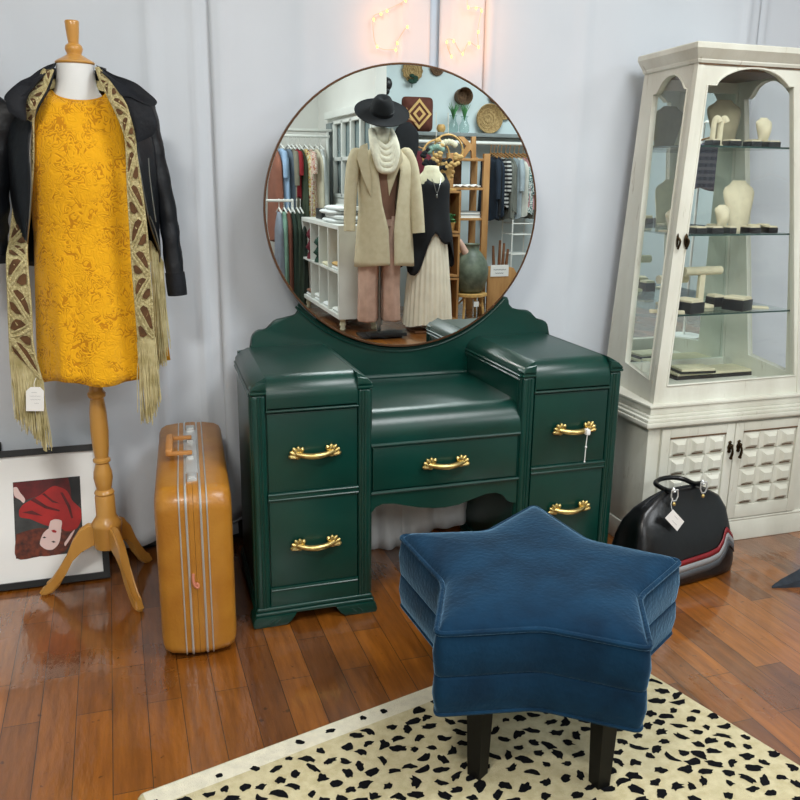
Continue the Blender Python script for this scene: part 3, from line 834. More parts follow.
def rounded(P, rt, ri, n=6):
    out = []; k = len(P)
    for i in range(k):
        a, b, c = P[i-1], P[i], P[(i+1) % k]; d = (rt if i % 2 == 0 else ri)
        p, q = b+(a-b).normalized()*d, b+(c-b).normalized()*d
        for j in range(n+1):
            t = j/n; out.append(p*(1-t)**2+b*2*t*(1-t)+q*t*t)
        nx = P[(i+1) % k]; d2 = ri if i % 2 == 0 else rt
        e = nx+(b-nx).normalized()*d2
        for j in range(1, 4): out.append(q.lerp(e, j/4))
    return out


ott = thing('star_ottoman', 'star-shaped blue velvet ottoman on black tapered legs', 'ottoman', (cen.x, cen.y, 0))
O2 = rounded(star, .022, .03)


def oring(s, z, grow=0.):
    r = []
    n = len(O2)
    for i, p in enumerate(O2):
        t = (O2[(i+1) % n]-O2[i-1]); nn = Vector((-t.y, t.x, 0)).normalized()
        if nn.dot(Vector((p.x-cen.x, p.y-cen.y, 0))) < 0: nn = -nn
        q = cen+(Vector((p.x, p.y, 0))-cen)*s+nn*grow; r.append((q.x, q.y, z))
    return r


m = MB()
m.loft([oring(.9, ZB+.004), oring(1, ZB, -.006), oring(1, ZB+.012, 0), oring(1, ZB+.05, .007), oring(1, ZS-.008, .004), oring(1, ZS-.0015, .0022), oring(1, ZS, 0)])
m.build('lower_cushion', 'blue', ott, ang=60)
m = MB()
tops = [(1, ZS, 0), (1, ZS+.0015, .0022), (1, ZS+.008, .004), (1, ZS+.05, .008), (1, ZT-.014, .003), (1, ZT-.002, -.003), (.985, ZT+.004, -.004), (.95, ZT+.011, 0), (.88, ZT+.017, 0), (.76, ZT+.022, 0), (.6, ZT+.025, 0), (.42, ZT+.026, 0), (.25, ZT+.026, 0), (.1, ZT+.0265, 0)]
m.loft([oring(*t) for t in tops]); uc = m.build('upper_cushion', 'blue', ott, ang=60)
m = MB(); rr = [Vector(p) for p in oring(1, ZT-.001, .001)]; m.tube(rr+rr[:2], .0062, 8, False); m.build('piping', 'blue', uc)
m = MB(); rr = [Vector(p) for p in oring(1, ZB+.006, -.001)]; m.tube(rr+rr[:2], .0045, 6, False); m.build('piping', 'blue', ott)
for i in range(5):
    tp = star[2*i]-Vector((0, 0, ZT)); d = (tp-cen); d.z = 0; L_ = d.length; d.normalize(); c = cen+d*.243
    if i == 3: c = (pz(470, 781)+pz(488, 781))/2+Vector((.0, .010, 0))
    if i == 2: c = (pz(592, 794)+pz(614, 788))/2+Vector((-.004, .012, 0))
    m = MB(); a = math.atan2(d.y, d.x)
    def sq(h, z): return [(c.x+h*math.cos(a+PI/4+PI/2*k)*1.414, c.y+h*math.sin(a+PI/4+PI/2*k)*1.414, z) for k in range(4)]
    m.loft([sq(.0165, .012), sq(.0225, ZB+.012)]); m.build('leg', 'blackwood', ott, ang=20)

# ================================================================== rug
rc = Vector((-.372, -.652)); ra = R(14.6); ru = Vector((math.cos(ra), math.sin(ra))); rv = Vector((math.sin(ra), -math.cos(ra)))
RW, RL = 1.335, 1.75


def rp(u, v, z): p = rc+ru*u+rv*v; return (p.x, p.y, z)


m = MB()
def rr_ring(i, z): return [rp(u, v, z) for u, v in [(i+.01, i), (RW-i-.01, i), (RW-i, i+.01), (RW-i, RL-i-.01), (RW-i-.01, RL-i), (i+.01, RL-i), (i, RL-i-.01), (i, i+.01)]]
m.loft([rr_ring(.002, 0), rr_ring(0, .005), rr_ring(.003, .0095), rr_ring(.010, .012)], True, True)
m.mi = 1
m.poly([rp(.012, .008, .0123), rp(RW-.012, .008, .0123), rp(RW-.012, .062, .0123), rp(.012, .062, .0123)])
m.mi = 2
rnd = random.Random(4); pts = []
cell = {}
tries = 0
while tries < 26000:
    tries += 1
    u, v = rnd.uniform(.02, RW-.02), rnd.uniform(.03, RL-.02)
    dmin = .0345 if v > .075 else .052
    k = (int(u/.06), int(v/.06)); ok = True
    for a in (-1, 0, 1):
        for b in (-1, 0, 1):
            for q in cell.get((k[0]+a, k[1]+b), ()):
                if (q[0]-u)**2+(q[1]-v)**2 < dmin*dmin: ok = False
    if not ok: continue
    cell.setdefault(k, []).append((u, v))
    L_ = rnd.uniform(.013, .022); w = rnd.uniform(.008, .0125)
    if rnd.random() < .2: L_ *= .65
    if v < .075: L_ *= .7; w *= .8
    a = rnd.gauss(R(18), R(38)); bend = rnd.uniform(-.35, .35); o = []
    nn = 14
    for j in range(nn):
        t = 2*PI*j/nn; f = 1+rnd.uniform(-.3, .25)
        x, y = L_*math.cos(t)*f, w*math.sin(t)*f; y += bend*x*x/L_
        X, Y = u+x*math.cos(a)-y*math.sin(a), v+x*math.sin(a)+y*math.cos(a)
        o.append(rp(min(max(X, .006), RW-.006), min(max(Y, .006), RL-.006), .0128))
    m.poly(o)
rug = m.build('rug', ['rug', 'rugedge', 'spot'], ang=180, fix=False)
bm_ = bmesh.new(); bm_.from_mesh(rug.data)
for f in bm_.faces:
    f.normal_update()
    if len(f.verts) == 14 and f.normal.z < 0: f.normal_flip()
    if f.material_index == 1 and f.normal.z < 0: f.normal_flip()
bm_.to_mesh(rug.data); bm_.free()
tag(rug, 'cream wool rug with black animal spots under the star ottoman', 'rug')

# ================================================================== suitcase
sa = math.atan2(.055, .72); S0 = Vector((-.181, -.122, 0))
SM = Matrix.Translation(S0) @ Matrix.Rotation(-sa, 4, 'Z')
case = thing('suitcase', 'tan hard-shell suitcase with aluminium bands standing on the floor', 'suitcase', S0)
SLEN, SH = .72, .497


def rprof(x, ins, r=.06):                    # rounded rectangle outline in (y, z) at offset x
    o = []; q = r*.5
    for cy, cz, a, w in ((ins+q, ins+q, 180, q), (SLEN-ins-q, ins+q, 270, q), (SLEN-ins-r, SH-ins-r, 0, r), (ins+r, SH-ins-r, 90, r)):
        for k in range(9):
            t = R(a+90*k/8); o.append((x, cy+w*math.cos(t), cz+w*math.sin(t)))
    return o


def sbuild(m, name, mt, parent, **k):
    for v in m.bm.verts: v.co = SM @ v.co
    return m.build(name, mt, parent, **k)


zmin = .006
for s in (-1, 1):
    m = MB()
    rings = []
    for x, ins, r in ((.0004, -.001, .06), (.012, -.001, .06), (.0125, 0, .06), (.045, .001, .06), (.078, .005, .06), (.094, .013, .055), (.101, .026, .05), (.1035, .045, .04)):
        rings.append([(s*x, a, zmin+b) for _, a, b in rprof(0, ins, r)])
    m.loft(rings); sbuild(m, 'shell', 'tan', case, ang=60)
for x, w in ((-.0375, .0022), (-.0195, .0034), (.0195, .0034), (.036, .0022)):
    m = MB(); pr = [Vector((x, a, zmin+b)) for _, a, b in rprof(0, -.0005)]
    m.tube(pr+pr[:2], w, 6, False); sbuild(m, 'band', 'alu', case)
m = MB(); m.box(-.0165, .0165, .14, .56, zmin+SH-.001, zmin+SH+.005, .002); sbuild(m, 'lock_plate', 'alu', case)
for yy in (.100, .575):
    m = MB(); m.box(-.014, .014, yy-.03, yy+.035, zmin+SH-.012, zmin+SH+.008, .004); m.box(-.010, .010, yy-.02, yy+.012, zmin+SH+.006, zmin+SH+.013, .003); sbuild(m, 'latch', 'alu', case)
m = MB(); hz = zmin+SH
for yy in (.268, .422): m.box(-.066, .004, yy-.009, yy+.009, hz+.016, hz+.027, .004)
m.box(-.074, -.052, .262, .428, hz+.012, hz+.036, .008, 3)
sbuild(m, 'handle', 'tanhandle', case)
for yy in (.265, .425):
    m = MB(); m.box(-.012, .008, yy-.008, yy+.008, hz+.002, hz+.014, .003); sbuild(m, 'handle_bracket', 'alu', case)
m = MB(); m.tube(smooth([(-.009, -.004, .262), (-.010, -.007, .245), (-.006, -.008, .228), (.001, -.008, .222), (.003, -.007, .229), (-.003, -.008, .236)], 4), .0042, 8)
sbuild(m, 'luggage_strap', mat('pink leather strap', (206, 130, 104), .5), case)
m = MB(); m.box(-.085, .085, .05, .65, 0, .012, .003); sbuild(m, 'foot_rail', 'dark', case)

# ================================================================== framed picture leaning on the wall
FB = Vector((-.422, .472, .004)); TL = R(14); fx = Vector((-1, -.004, 0)); fz = Vector((0, math.sin(TL), math.cos(TL)))
fn = fx.cross(fz).normalized()
if fn.y > 0: fn = -fn


def fr(a, b, c=0.): return FB+fx*a+fz*b+fn*c            # a: leftwards, b: up the frame, c: towards the viewer


FWD, FHT, FE = .62, .452, .021
pic = thing('framed_photograph', 'black-framed photograph with wide white mat leaning behind the dress form stand', 'picture', (-.73, .5, 0))
m = MB()
for a0, a1, b0, b1 in ((0, FWD, 0, FE), (0, FWD, FHT-FE, FHT), (0, FE, FE, FHT-FE), (FWD-FE, FWD, FE, FHT-FE)):
    m.loft([[fr(a0, b0, -.006), fr(a1, b0, -.006), fr(a1, b1, -.006), fr(a0, b1, -.006)], [fr(a0, b0, .014), fr(a1, b0, .014), fr(a1, b1, .014), fr(a0, b1, .014)]])
m.build('frame', 'picframe', pic, flat=True)
m = MB(); m.loft([[fr(a, b, c) for a, b in ((.012, .012), (FWD-.012, .012), (FWD-.012, FHT-.012), (.012, FHT-.012))] for c in (-.005, .003)]); m.build('mat_board', 'mat', pic, flat=True)


def fp(x, y, c=.0):
    return pp(x, y, FB+fn*c, fn)


def q8(x, y): return (x/5, 440+y/5)


ph = [fp(*q8(*p), .0035) for p in ((64, 212), (399, 180), (418, 560), (80, 594))]
m = MB(); m.poly([p for p in ph]); mats = ['printbg', 'darkred', 'red', 'skin', 'hair', 'lip', 'picframe']
lay = [(1, [(66, 214), (398, 181), (404, 300), (360, 330), (250, 260), (130, 300), (68, 290)]),
       (6, [(340, 186), (399, 181), (405, 310), (385, 330), (358, 300), (352, 240)]),
       (4, [(82, 470), (130, 455), (200, 440), (260, 450), (330, 440), (372, 450), (360, 500), (330, 550), (300, 571), (200, 582), (82, 592)]),
       (2, [(95, 352), (120, 320), (200, 275), (262, 232), (300, 236), (335, 255), (360, 300), (385, 325), (406, 350), (405, 400), (380, 445), (330, 455), (300, 440), (240, 430), (190, 412), (150, 395), (100, 385)]),
       (3, [(66, 238), (84, 236), (100, 262), (125, 295), (118, 315), (100, 300), (72, 280)]),
       (3, [(252, 405), (275, 396), (308, 404), (306, 440), (300, 470), (252, 468), (244, 440)]),
       (3, [(246, 440), (270, 436), (300, 446), (303, 480), (292, 520), (262, 548), (225, 545), (200, 522), (204, 490), (220, 462)]),
       (4, [(160, 470), (204, 455), (232, 440), (212, 475), (200, 510), (205, 530), (240, 552), (270, 550), (300, 515), (312, 540), (280, 572), (200, 580), (160, 545)]),
       (5, [(256, 452), (270, 448), (284, 456), (279, 464), (264, 462)]),
       (6, [(212, 488), (222, 482), (232, 488), (222, 492)]), (6, [(256, 508), (268, 504), (279, 510), (268, 514)]),
       (1, [(150, 300), (170, 288), (235, 330), (300, 350), (296, 358), (225, 342)]), (1, [(300, 262), (314, 262), (352, 330), (366, 390), (356, 392), (338, 335)]), (1, [(110, 362), (160, 352), (215, 380), (160, 372)]), (1, [(210, 270), (222, 266), (262, 300), (300, 318), (262, 312)]),
       (3, [(352, 470), (374, 448), (360, 480), (340, 512), (326, 530), (322, 515), (338, 492)])]
for i, (k, poly) in enumerate(lay):
    m.mi = k; Q = [fp(*q8(*p), .0037+.00012*i) for p in poly]
    if k in (2, 3, 4): Q = smooth(Q+[Q[0]], 4)[:-1]
    m.poly(Q)
o = m.build('photograph', mats, pic, flat=True, fix=False); o['label'] = 'colour print of a red-haired person in red lying upside down'
m = MB(); m.loft([[(-.74, .628, .03), (-1.3, .628, .03), (-1.3, .638, .03), (-.74, .638, .03)], [(-.735, .632, .455), (-1.3, .632, .455), (-1.3, .645, .455), (-.735, .645, .455)]])
m2 = m.build('picture_frame', 'picframe', flat=True); tag(m2, 'black picture frame edge behind the larger frame with the white mat', 'picture')

# ================================================================== dress form and its clothes
DX, DY = -.42, .395
form = thing('dress_form', 'white torso dress form on honey coloured wooden tripod stand', 'dress form', (DX, DY, 0))
nx, ny = py(75, 64, .40).x, .40
m = MB()
tor = [(.74, .135, .095), (.85, .150, .105), (.95, .145, .10), (1.08, .118, .085), (1.2, .13, .1), (1.31, .148, .112), (1.40, .150, .098), (1.46, .155, .08), (1.495, .125, .068), (1.52, .082, .058), (1.545, .062, .054), (1.575, .053, .05), (1.618, .0505, .048)]
m.loft([ell(nx+(DX-nx)*(1.62-z)/.9, ny, z, a, b, 40) for z, a, b in tor]); m.build('torso', 'formwhite', form, ang=80)
m = MB(); c = (nx, ny, 1.618)
m.lathe([(.0505, 0), (.0535, .003), (.0535, .006), (.048, .010), (.034, .017), (.0265, .022), (.020, .026), (.020, .029), (.0225, .034), (.0245, .041), (.0225, .049), (.017, .054), (.014, .056), (.0145, .06), (.0165, .075), (.0185, .10), (.0195, .112), (.018, .115)], c, 32)
m.build('neck_finial', 'wood', form, ang=35)
m = MB()
prof = [(.0, .150), (.046, .150), (.0475, .156), (.0475, .215), (.0505, .222), (.0505, .232), (.044, .242), (.036, .252), (.033, .260), (.0325, .322), (.030, .328), (.0335, .335), (.030, .342), (.024, .347), (.027, .36), (.0315, .385), (.030, .405), (.0235, .425), (.021, .434), (.0285, .440), (.0285, .447), (.022, .453), (.026, .48), (.0295, .54), (.0275, .60), (.0235, .635), (.022, .645), (.0285, .652), (.0295, .662), (.024, .669), (.022, .675), (.0225, .76), (.0, .76)]
m.lathe([(r*.93+.0001, z*1.0) for r, z in prof], (DX+.002, DY, 0), 32); m.build('turned_post', 'wood', form, ang=35)
for fx_, fy_ in ((-.633, .409), (-.334, .200), (-.291, .570)):
    d = Vector((fx_-DX, fy_-DY, 0)); L_ = d.length; d.normalize(); sd = Vector((-d.y, d.x, 0))
    top_ = [(.036, .228), (.06, .232), (.088, .216), (.113, .180), (.138, .127), (.163, .078), (.188, .046), (.207, .032), (.222, .025)]
    bot_ = [(.234, .011), (.230, .001), (.214, 0), (.193, .006), (.168, .029), (.143, .068), (.118, .112), (.09, .146), (.065, .158), (.036, .156)]
    k = L_/.228; pr = [(a*k, b) for a, b in top_+bot_]
    m = MB(); A = [Vector((DX, DY, 0))+d*a+Vector((0, 0, b))+sd*.0125 for a, b in pr]; B = [p-sd*.025 for p in A]
    vA = [m.bm.verts.new(p) for p in A]; vB = [m.bm.verts.new(p) for p in B]; fs = [m._f(vA), m._f(vB[::-1])]
    for i in range(len(A)): fs.append(m._f([vA[i], vA[(i+1) % len(A)], vB[(i+1) % len(A)], vB[i]]))
    es = list({e for f in fs[:2] for e in f.edges}); bmesh.ops.bevel(m.bm, geom=es, offset=.006, segments=3, affect='EDGES')
    m.build('leg', 'wood', form, ang=50)

# yellow lace dress
hw = [(.70, .166), (.85, .162), (1.0, .156), (1.15, .150), (1.28, .152), (1.38, .150), (1.44, .146), (1.48, .136), (1.515, .112), (1.54, .078)]
hd = [(.70, .145), (.95, .125), (1.15, .112), (1.3, .125), (1.4, .11), (1.48, .085), (1.54, .066)]
rows = []
NA = 72
for i in range(30):
    t = i/29; row = []
    for j in range(NA+1):
        a = 2*PI*j/NA; fr_ = max(0, -math.sin(a)); side = abs(math.cos(a))
        ztop = 1.545 - .030*fr_**2.2
        zbot = .722 + .006*math.cos(a*3+.5)+.004*math.sin(a*5)
        z = zbot+(ztop-zbot)*t
        fold = 1+(.045*math.cos(a*9+.6)+.02*math.cos(a*15))*max(0, 1-t*1.7)
        x = DX+.012+(nx-DX-.006)*t+lerp(hw, z)*math.cos(a)*fold; y = ny-.005+lerp(hd, z)*math.sin(a)*fold
        row.append((x, y, z))
    rows.append(row)
dress = thing('lace_dress', 'sleeveless marigold yellow lace dress on the dress form', 'dress', (DX, DY, .70))
m = MB(); m.loft(rows, closed=False, cap=False); m.build('dress_body', 'lace', dress, ang=180, solid=.004)
m = MB(); rr = rows[-1]; m.tube(rr, .003, 6, False); m.build('neckline_binding', 'sash', dress)
m = MB()
sl, sr_ = [(155, 300), (157.5, 330), (160.5, 361)], [(163, 300), (166, 330), (170.5, 360)]
m.loft([[py(*p, .46) for p in sl], [py(*p, .455) for p in sr_]], closed=False, cap=False); m.build('hanging_sash', 'sash', dress, solid=.003, ang=180)


# crochet scarf: two hanging ends and the band round the neck
scarf = thing('crochet_scarf', 'long straw coloured crochet scarf with fringed ends and brown panels', 'scarf', (DX, DY-.15, .50))


def ribbon(rows, cells, name, zig=0, v0=.0):
    # rows: left x,y  right x,y  depth left, depth right
    Lp = smooth([py(r[0], r[1], r[4]) for r in rows], 5); Rp = smooth([py(r[2], r[3], r[5]) for r in rows], 5)
    n = len(Lp)

    def S(u, v, out=0.):
        f = max(0, min(1, v))*(n-1); i = min(int(f), n-2); t = f-i
        a = Lp[i].lerp(Lp[i+1], t); b = Rp[i].lerp(Rp[i+1], t)
        p = a.lerp(b, u); p.y -= .006*math.sin(PI*u)+out; return p
    m = MB()
    NV = 60
    g = [[S(u/6, v/NV) for u in range(7)] for v in range(NV+1)]
    back = [[p+Vector((0, .004, 0)) for p in r] for r in g]
    rings = [r+b[::-1] for r, b in zip(g, back)]
    m.loft(rings, True, True)
    dv = (1-v0)/cells; m.mi = 1
    for k in range(cells):
        a = v0+k*dv; s = (k+zig) % 2
        ua, ub = (.10, .90) if s == 0 else (.90, .10)
        U = lambda q: ua+(ub-ua)*q
        for poly in ([(.20, .10), (.45, .02), (.72, .10), (.92, .36), (1, .66), (.78, .62), (.55, .48), (.34, .30)],
                     [(0, .52), (.18, .50), (.40, .62), (.58, .80), (.30, .86), (.06, .78)]):
            P_ = [S(U(q[0]), a+dv*q[1], .0046) for q in poly]; B_ = [p+Vector((0, .004, 0)) for p in P_]
            m.loft([B_, P_])
    m.mi = 0
    o = m.build(name, ['crochet', 'chestnut'], scarf, ang=70)
    # ridges of the crochet: edge cords and zigzag spokes, brown lens-shaped panels
    m = MB()
    for u in (.06, .94): m.tube([S(u, v/NV, .001) for v in range(NV+1)], .0034, 6)
    dv = (1-v0)/cells
    for k in range(cells):
        a = v0+k*dv; s = (k+zig) % 2
        ua, ub = (.06, .94) if s == 0 else (.94, .06)
        for e in (-.05, .06):
            m.tube([S(ua+(ub-ua)*t/8, a+dv*(t/8)+e*dv*2, .0018) for t in range(9)], .0038, 6)
        m.tube([S(ub, a+dv*.02, .0015), S((ua+ub)/2+(ub-ua)*.1, a+dv*.30, .0015)], .0028, 6)
    m.build('crochet_cords', 'crochet', o)
    return S


SL = ribbon([(43, 70, 53.5, 70, .345, .335), (31, 88, 46, 90, .31, .295), (24, 105, 37, 106, .295, .272), (23, 120, 34, 122, .345, .30), (20, 160, 34, 162, .37, .305), (13, 205, 31, 210, .40, .31), (9, 240, 28, 243, .385, .295), (6, 258, 28, 262, .285, .258), (7, 297, 32, 307, .25, .245), (8, 327, 34, 345, .25, .245), (9, 349, 43, 381, .25, .245)], 13, 'scarf_end')
SR = ribbon([(96, 68, 98.5, 68, .36, .36), (99, 78, 105, 76, .325, .33), (104, 90, 114, 86, .285, .285), (115, 112, 127, 106, .255, .255), (123.5, 133, 135, 134, .248, .248), (126, 150, 136.5, 152, .246, .246), (127, 191, 142.5, 191, .243, .243), (129.5, 233, 147.5, 230, .242, .242), (131.5, 268, 150, 266, .242, .242), (134, 298, 152.5, 296, .243, .243), (137.5, 342, 155, 337, .244, .244)], 12, 'scarf_end', 1)


def fringe(pts, name, lens, n, seed, r=.0013, spread=.012):
    rnd = random.Random(seed); m = MB()
    for i in range(n):
        t = (i+rnd.random())/n; f = t*(len(pts)-1); k = min(int(f), len(pts)-2); p = pts[k].lerp(pts[k+1], f-k)
        L_ = lerp(lens, t)*rnd.uniform(.86, 1.04); dx, dy = rnd.gauss(0, spread*.4), rnd.uniform(-.016, .006)
        w = rnd.uniform(0, 6); q = []
        for j in range(6):
            s = j/5; q.append((p.x+dx*s+.0018*math.sin(w+s*7), p.y+dy*s, p.z-L_*s))
        m.tube(q, r, 3, False)
    o = m.build(name, 'fringe', scarf, ang=180); o['kind'] = 'stuff'; return o


fringe([SL(u/6, 1) for u in range(7)], 'fringe', [(0, .20), (.5, .21), (1, .215)], 130, 1)
fringe([SR(u/6, 1) for u in range(7)], 'fringe', [(0, .24), (.4, .25), (1, .19)], 120, 2)
fringe([py(150, 240, .36), py(163, 262, .38)], 'fringe', [(0, .36), (.6, .34), (1, .22)], 80, 5, spread=.02)
fringe([py(152, 330, .40), py(160, 332, .41)], 'fringe', [(0, .13), (1, .10)], 40, 6)
m = MB(); nb = [(nx+.073*math.cos(a)*1.0, ny+.006+.068*math.sin(a), 1.575-.012*abs(math.cos(a))) for a in [R(-20)+R(220)*k/20 for k in range(21)]]
m.tube(nb, .016, 8, True, 1.); m.build('neck_band', 'crochet', scarf)


def price_tag(name, label, pts, t, hole, string):
    o = thing(name, label, 'price tag', sum(pts, Vector())/len(pts))
    m = MB(); nrm = (pts[1]-pts[0]).cross(pts[2]-pts[0]).normalized()
    if nrm.y > 0: nrm = -nrm
    m.loft([[p for p in pts], [p+nrm*.0012 for p in pts]]); cd_ = m.build('card', 'paper', o, flat=True)
    m = MB(); c = sum(pts, Vector())/len(pts); ux = (pts[1]-pts[0]).normalized(); uz = nrm.cross(ux)
    if uz.z < 0: uz = -uz
    w = (pts[1]-pts[0]).length
    for k, (a, b, z) in enumerate(t):
        q = [c+ux*(a+(b-a)*i/10)*w+uz*(z*w+.012*w*math.sin(i*2.3+k))+nrm*.0014 for i in range(11)]
        m.tube(q, .0004, 4)
    m.build('handwriting', 'ink', o)
    m = MB(); m.tube(smooth(string, 3), .0007, 5); m.build('string', 'paper', o)
    return o


tp = [py(x, y, .222) for x, y in ((26, 411), (44, 411), (44, 391), (40, 387), (30.5, 387), (26, 391))]
price_tag('price_tag', 'white price tag with handwriting hanging on the left scarf fringe', tp, [(-.2, .12, .25), (-.3, .3, .02), (-.25, .3, -.2), (-.05, .2, -.42)], None, [py(35, 389, .22), py(34, 384, .225), py(36, 378, .238)])

# leather jacket
jk = thing('leather_jacket', 'open black leather biker jacket draped over the dress form', 'jacket', (DX, DY, 1.0))
JX, JY = nx+.004, .415
jw = [(1.03, .195), (1.15, .198), (1.3, .205), (1.40, .205), (1.45, .198), (1.49, .172), (1.52, .13), (1.55, .095), (1.585, .078), (1.61, .076)]
jd = [(1.03, .205), (1.2, .205), (1.35, .195), (1.45, .14), (1.52, .098), (1.585, .078), (1.61, .074)]
opr = [(1.03, py(164, 262, .26).x), (1.10, py(160, 248, .26).x), (1.2, py(149, 212, .26).x), (1.3, py(142, 175, .26).x), (1.38, py(137, 150, .26).x), (1.45, py(130, 118, .26).x), (1.50, py(121, 98, .28).x), (1.54, py(112, 82, .31).x), (1.585, py(101, 70, .35).x), (1.61, py(98, 66, .37).x)]
opl = [(1.03, py(24, 262, .26).x), (1.10, py(25, 245, .26).x), (1.2, py(28.5, 212, .26).x), (1.3, py(30, 175, .26).x), (1.38, py(29, 145, .26).x), (1.45, py(31, 118, .26).x), (1.50, py(38, 98, .28).x), (1.54, py(46, 84, .31).x), (1.585, py(53, 72, .35).x), (1.61, py(52, 66, .37).x)]
rows = []
for i in range(34):
    t = i/33; row = []
    for j in range(61):
        z0_ = 1.045 + .018*math.cos(2*PI*j/60)
        z = z0_+(1.612-z0_)*t
        w, d = lerp(jw, z), lerp(jd, z)
        cr_ = max(-.98, min(.98, (lerp(opr, z)-JX)/w)); cl_ = max(-.98, min(.98, (lerp(opl, z)-JX)/w))
        a0 = -math.acos(cr_); a1 = PI+math.acos(-cl_) if True else 0
        # from the right front edge round the back to the left front edge
        a = a0+(a1-a0)*j/60
        wr = 1+.012*math.sin(a*11+z*9)+.008*math.sin(z*70+a*3)*max(0, 1.35-z)
        row.append((JX+w*math.cos(a)*wr, JY+d*math.sin(a)*wr, z))
    rows.append(row)
m = MB(); m.loft(rows, closed=False, cap=False); jb = m.build('jacket_body', 'leather', jk, ang=180, solid=.005)
for edge, nm in ((0, 0), (60, 1)):
    m = MB(); m.tube([Vector(rows[i][edge])+Vector((0, -.003, 0)) for i in range(0, 24)], .0022, 6); m.build('zip', 'steel', jb)
m = MB(); zp = [py(148.5, 158, .255), py(150, 178, .257), py(153.5, 205, .26), py(156, 222, .262)]; m.tube(smooth(zp, 4), .0018, 6)
zp = [py(150, 216, .262), py(156, 232, .262), py(160, 250, .262)]; m.tube(smooth(zp, 4), .0015, 6); m.build('pocket_zip', 'steel', jb)


def sleeve(path, rs, cuff):
    P = smooth(path, 6); n = len(P); m = MB(); rings = []
    t0 = (P[1]-P[0]).normalized()
    for i, p in enumerate(P):
        f = i/(n-1); r = lerp(rs, f); t = (P[min(i+1, n-1)]-P[max(i-1, 0)]).normalized()
        u = Vector((0, 1, 0)); u = (u-t*u.dot(t)).normalized(); v = t.cross(u)
        rings.append([p+(u*math.cos(a)*1.15+v*math.sin(a))*r*(1+.05*math.sin(f*46+2*math.cos(a))*(.4+f)+.03*math.sin(a*5+f*9)) for a in [2*PI*k/22 for k in range(22)]])
    m.loft(rings, True, True); s = m.build('sleeve', 'leather', jk, ang=70)
    m = MB(); P2 = P[-cuff:]
    rg = []
    for i, p in enumerate(P2):
        r = rs[-1][1]*1.12*(1 if 0 < i < len(P2)-1 else .97); t = (P2[-1]-P2[0]).normalized(); u = Vector((0, 1, 0)); u = (u-t*u.dot(t)).normalized(); v = t.cross(u)
        rg.append([p+(u*math.cos(a)*1.15+v*math.sin(a))*r for a in [2*PI*k/22 for k in range(22)]])
    m.loft(rg); m.build('cuff', 'leather2', s, ang=50)


sleeve([py(140, 104, .41), py(147, 128, .41), py(156, 165, .40), py(166.5, 210, .395), py(171.5, 245, .39), py(177.5, 295, .385)], [(0, .040), (.12, .040), (.35, .034), (.6, .028), (1, .027)], 4)
sleeve([py(14, 108, .42), py(0, 128, .42), py(-8, 165, .41), py(-10, 210, .40), py(-9, 240, .395), py(-6, 264, .39)], [(0, .055), (.15, .064), (.5, .052), (1, .040)], 4)


def flap(name, pts, mt, parent, th=.007, bulge=.010):
    c = sum(pts, Vector())/len(pts); rings = []
    for s, o in ((1, .0), (1.0, -th), (.93, -th-.002), (.6, -th-bulge*.7), (.25, -th-bulge)):
        rings.append([c+(p-c)*s+Vector((0, o, 0)) for p in pts])
    m = MB(); m.loft(rings); return m.build(name, mt, parent, ang=60)


def P3(lst, f=1): return smooth([py(*p) for p in lst]+[py(*lst[0])], 3)[:-1]


lp_r = [(120, 93, .272), (131, 97, .262), (142, 102, .256), (150, 106, .252), (155, 116, .252), (157, 126, .25), (153, 135, .25), (146, 139, .248), (137, 142, .246), (135, 133, .246), (131, 118, .25), (126, 104, .262)]
lp_l = [(35, 86, .285), (29, 95, .27), (26, 106, .262), (27, 116, .256), (26, 121, .252), (20, 119, .25), (12, 114, .25), (8, 110, .252), (6, 101, .254), (6, 95, .26), (13, 88, .268), (22, 84, .276)]
flap('lapel', P3(lp_r), 'leather2', jb); flap('lapel', P3(lp_l), 'leather2', jb)
cl_r = [(96, 65, .40), (104, 69.5, .37), (114, 75, .33), (126, 79, .30), (137, 84, .282), (147, 92, .27), (155, 99, .262), (157, 103, .258), (154, 106, .252), (147, 105, .25), (138, 101, .252), (130, 97, .256), (122, 96, .264), (116, 89, .278), (108, 78, .31), (100, 71, .35)]
cl_l = [(56, 63, .40), (47, 66, .37), (38, 71, .34), (30, 77, .315), (21, 81, .30), (11, 89, .28), (5, 96, .268), (5.5, 101, .258), (14, 100, .254), (24, 96, .26), (31, 91, .268), (38, 82, .29), (48, 72, .335), (55, 67, .37)]
flap('collar', P3(cl_r), 'leather2', jb, .008, .006); flap('collar', P3(cl_l), 'leather2', jb, .008, .006)

# ================================================================== bowling bag
BA = math.atan2(.035, .222); BL = Vector((1.436, -.032, 0)); bu = Vector((math.cos(BA), math.sin(BA), 0)); bv = Vector((-math.sin(BA), math.cos(BA), 0))
bag = thing('bowling_bag', 'black leather bowling bag with red and grey zigzag stripes', 'bag', BL)
HL = [(0, .226), (.03, .232), (.09, .226), (.16, .212), (.22, .203), (.262, .178), (.288, .125), (.305, .07)]
HD = [(0, .112), (.03, .116), (.09, .110), (.16, .092), (.22, .066), (.262, .042), (.288, .026), (.305, .014)]


def bagp(a, z, out=0.):
    l, d = lerp(HL, z)+out, lerp(HD, z)+out
    c, s = math.cos(a), math.sin(a); e = .52
    x = l*math.copysign(abs(c)**e, c); y = d*math.copysign(abs(s)**e, s)
    if x < -.08:        # the soft left end slumps into folds
        k = min(1, (-x-.08)/.1); fo = 1-.02*k*(1-z/.36)*math.cos(z*40+y*30) - .04*k*math.cos(y*48)*min(1, z/.1)
        x = x*fo; z = z*(1-.03*k)
    p = BL+bu*x+bv*y; return Vector((p.x, p.y, z))


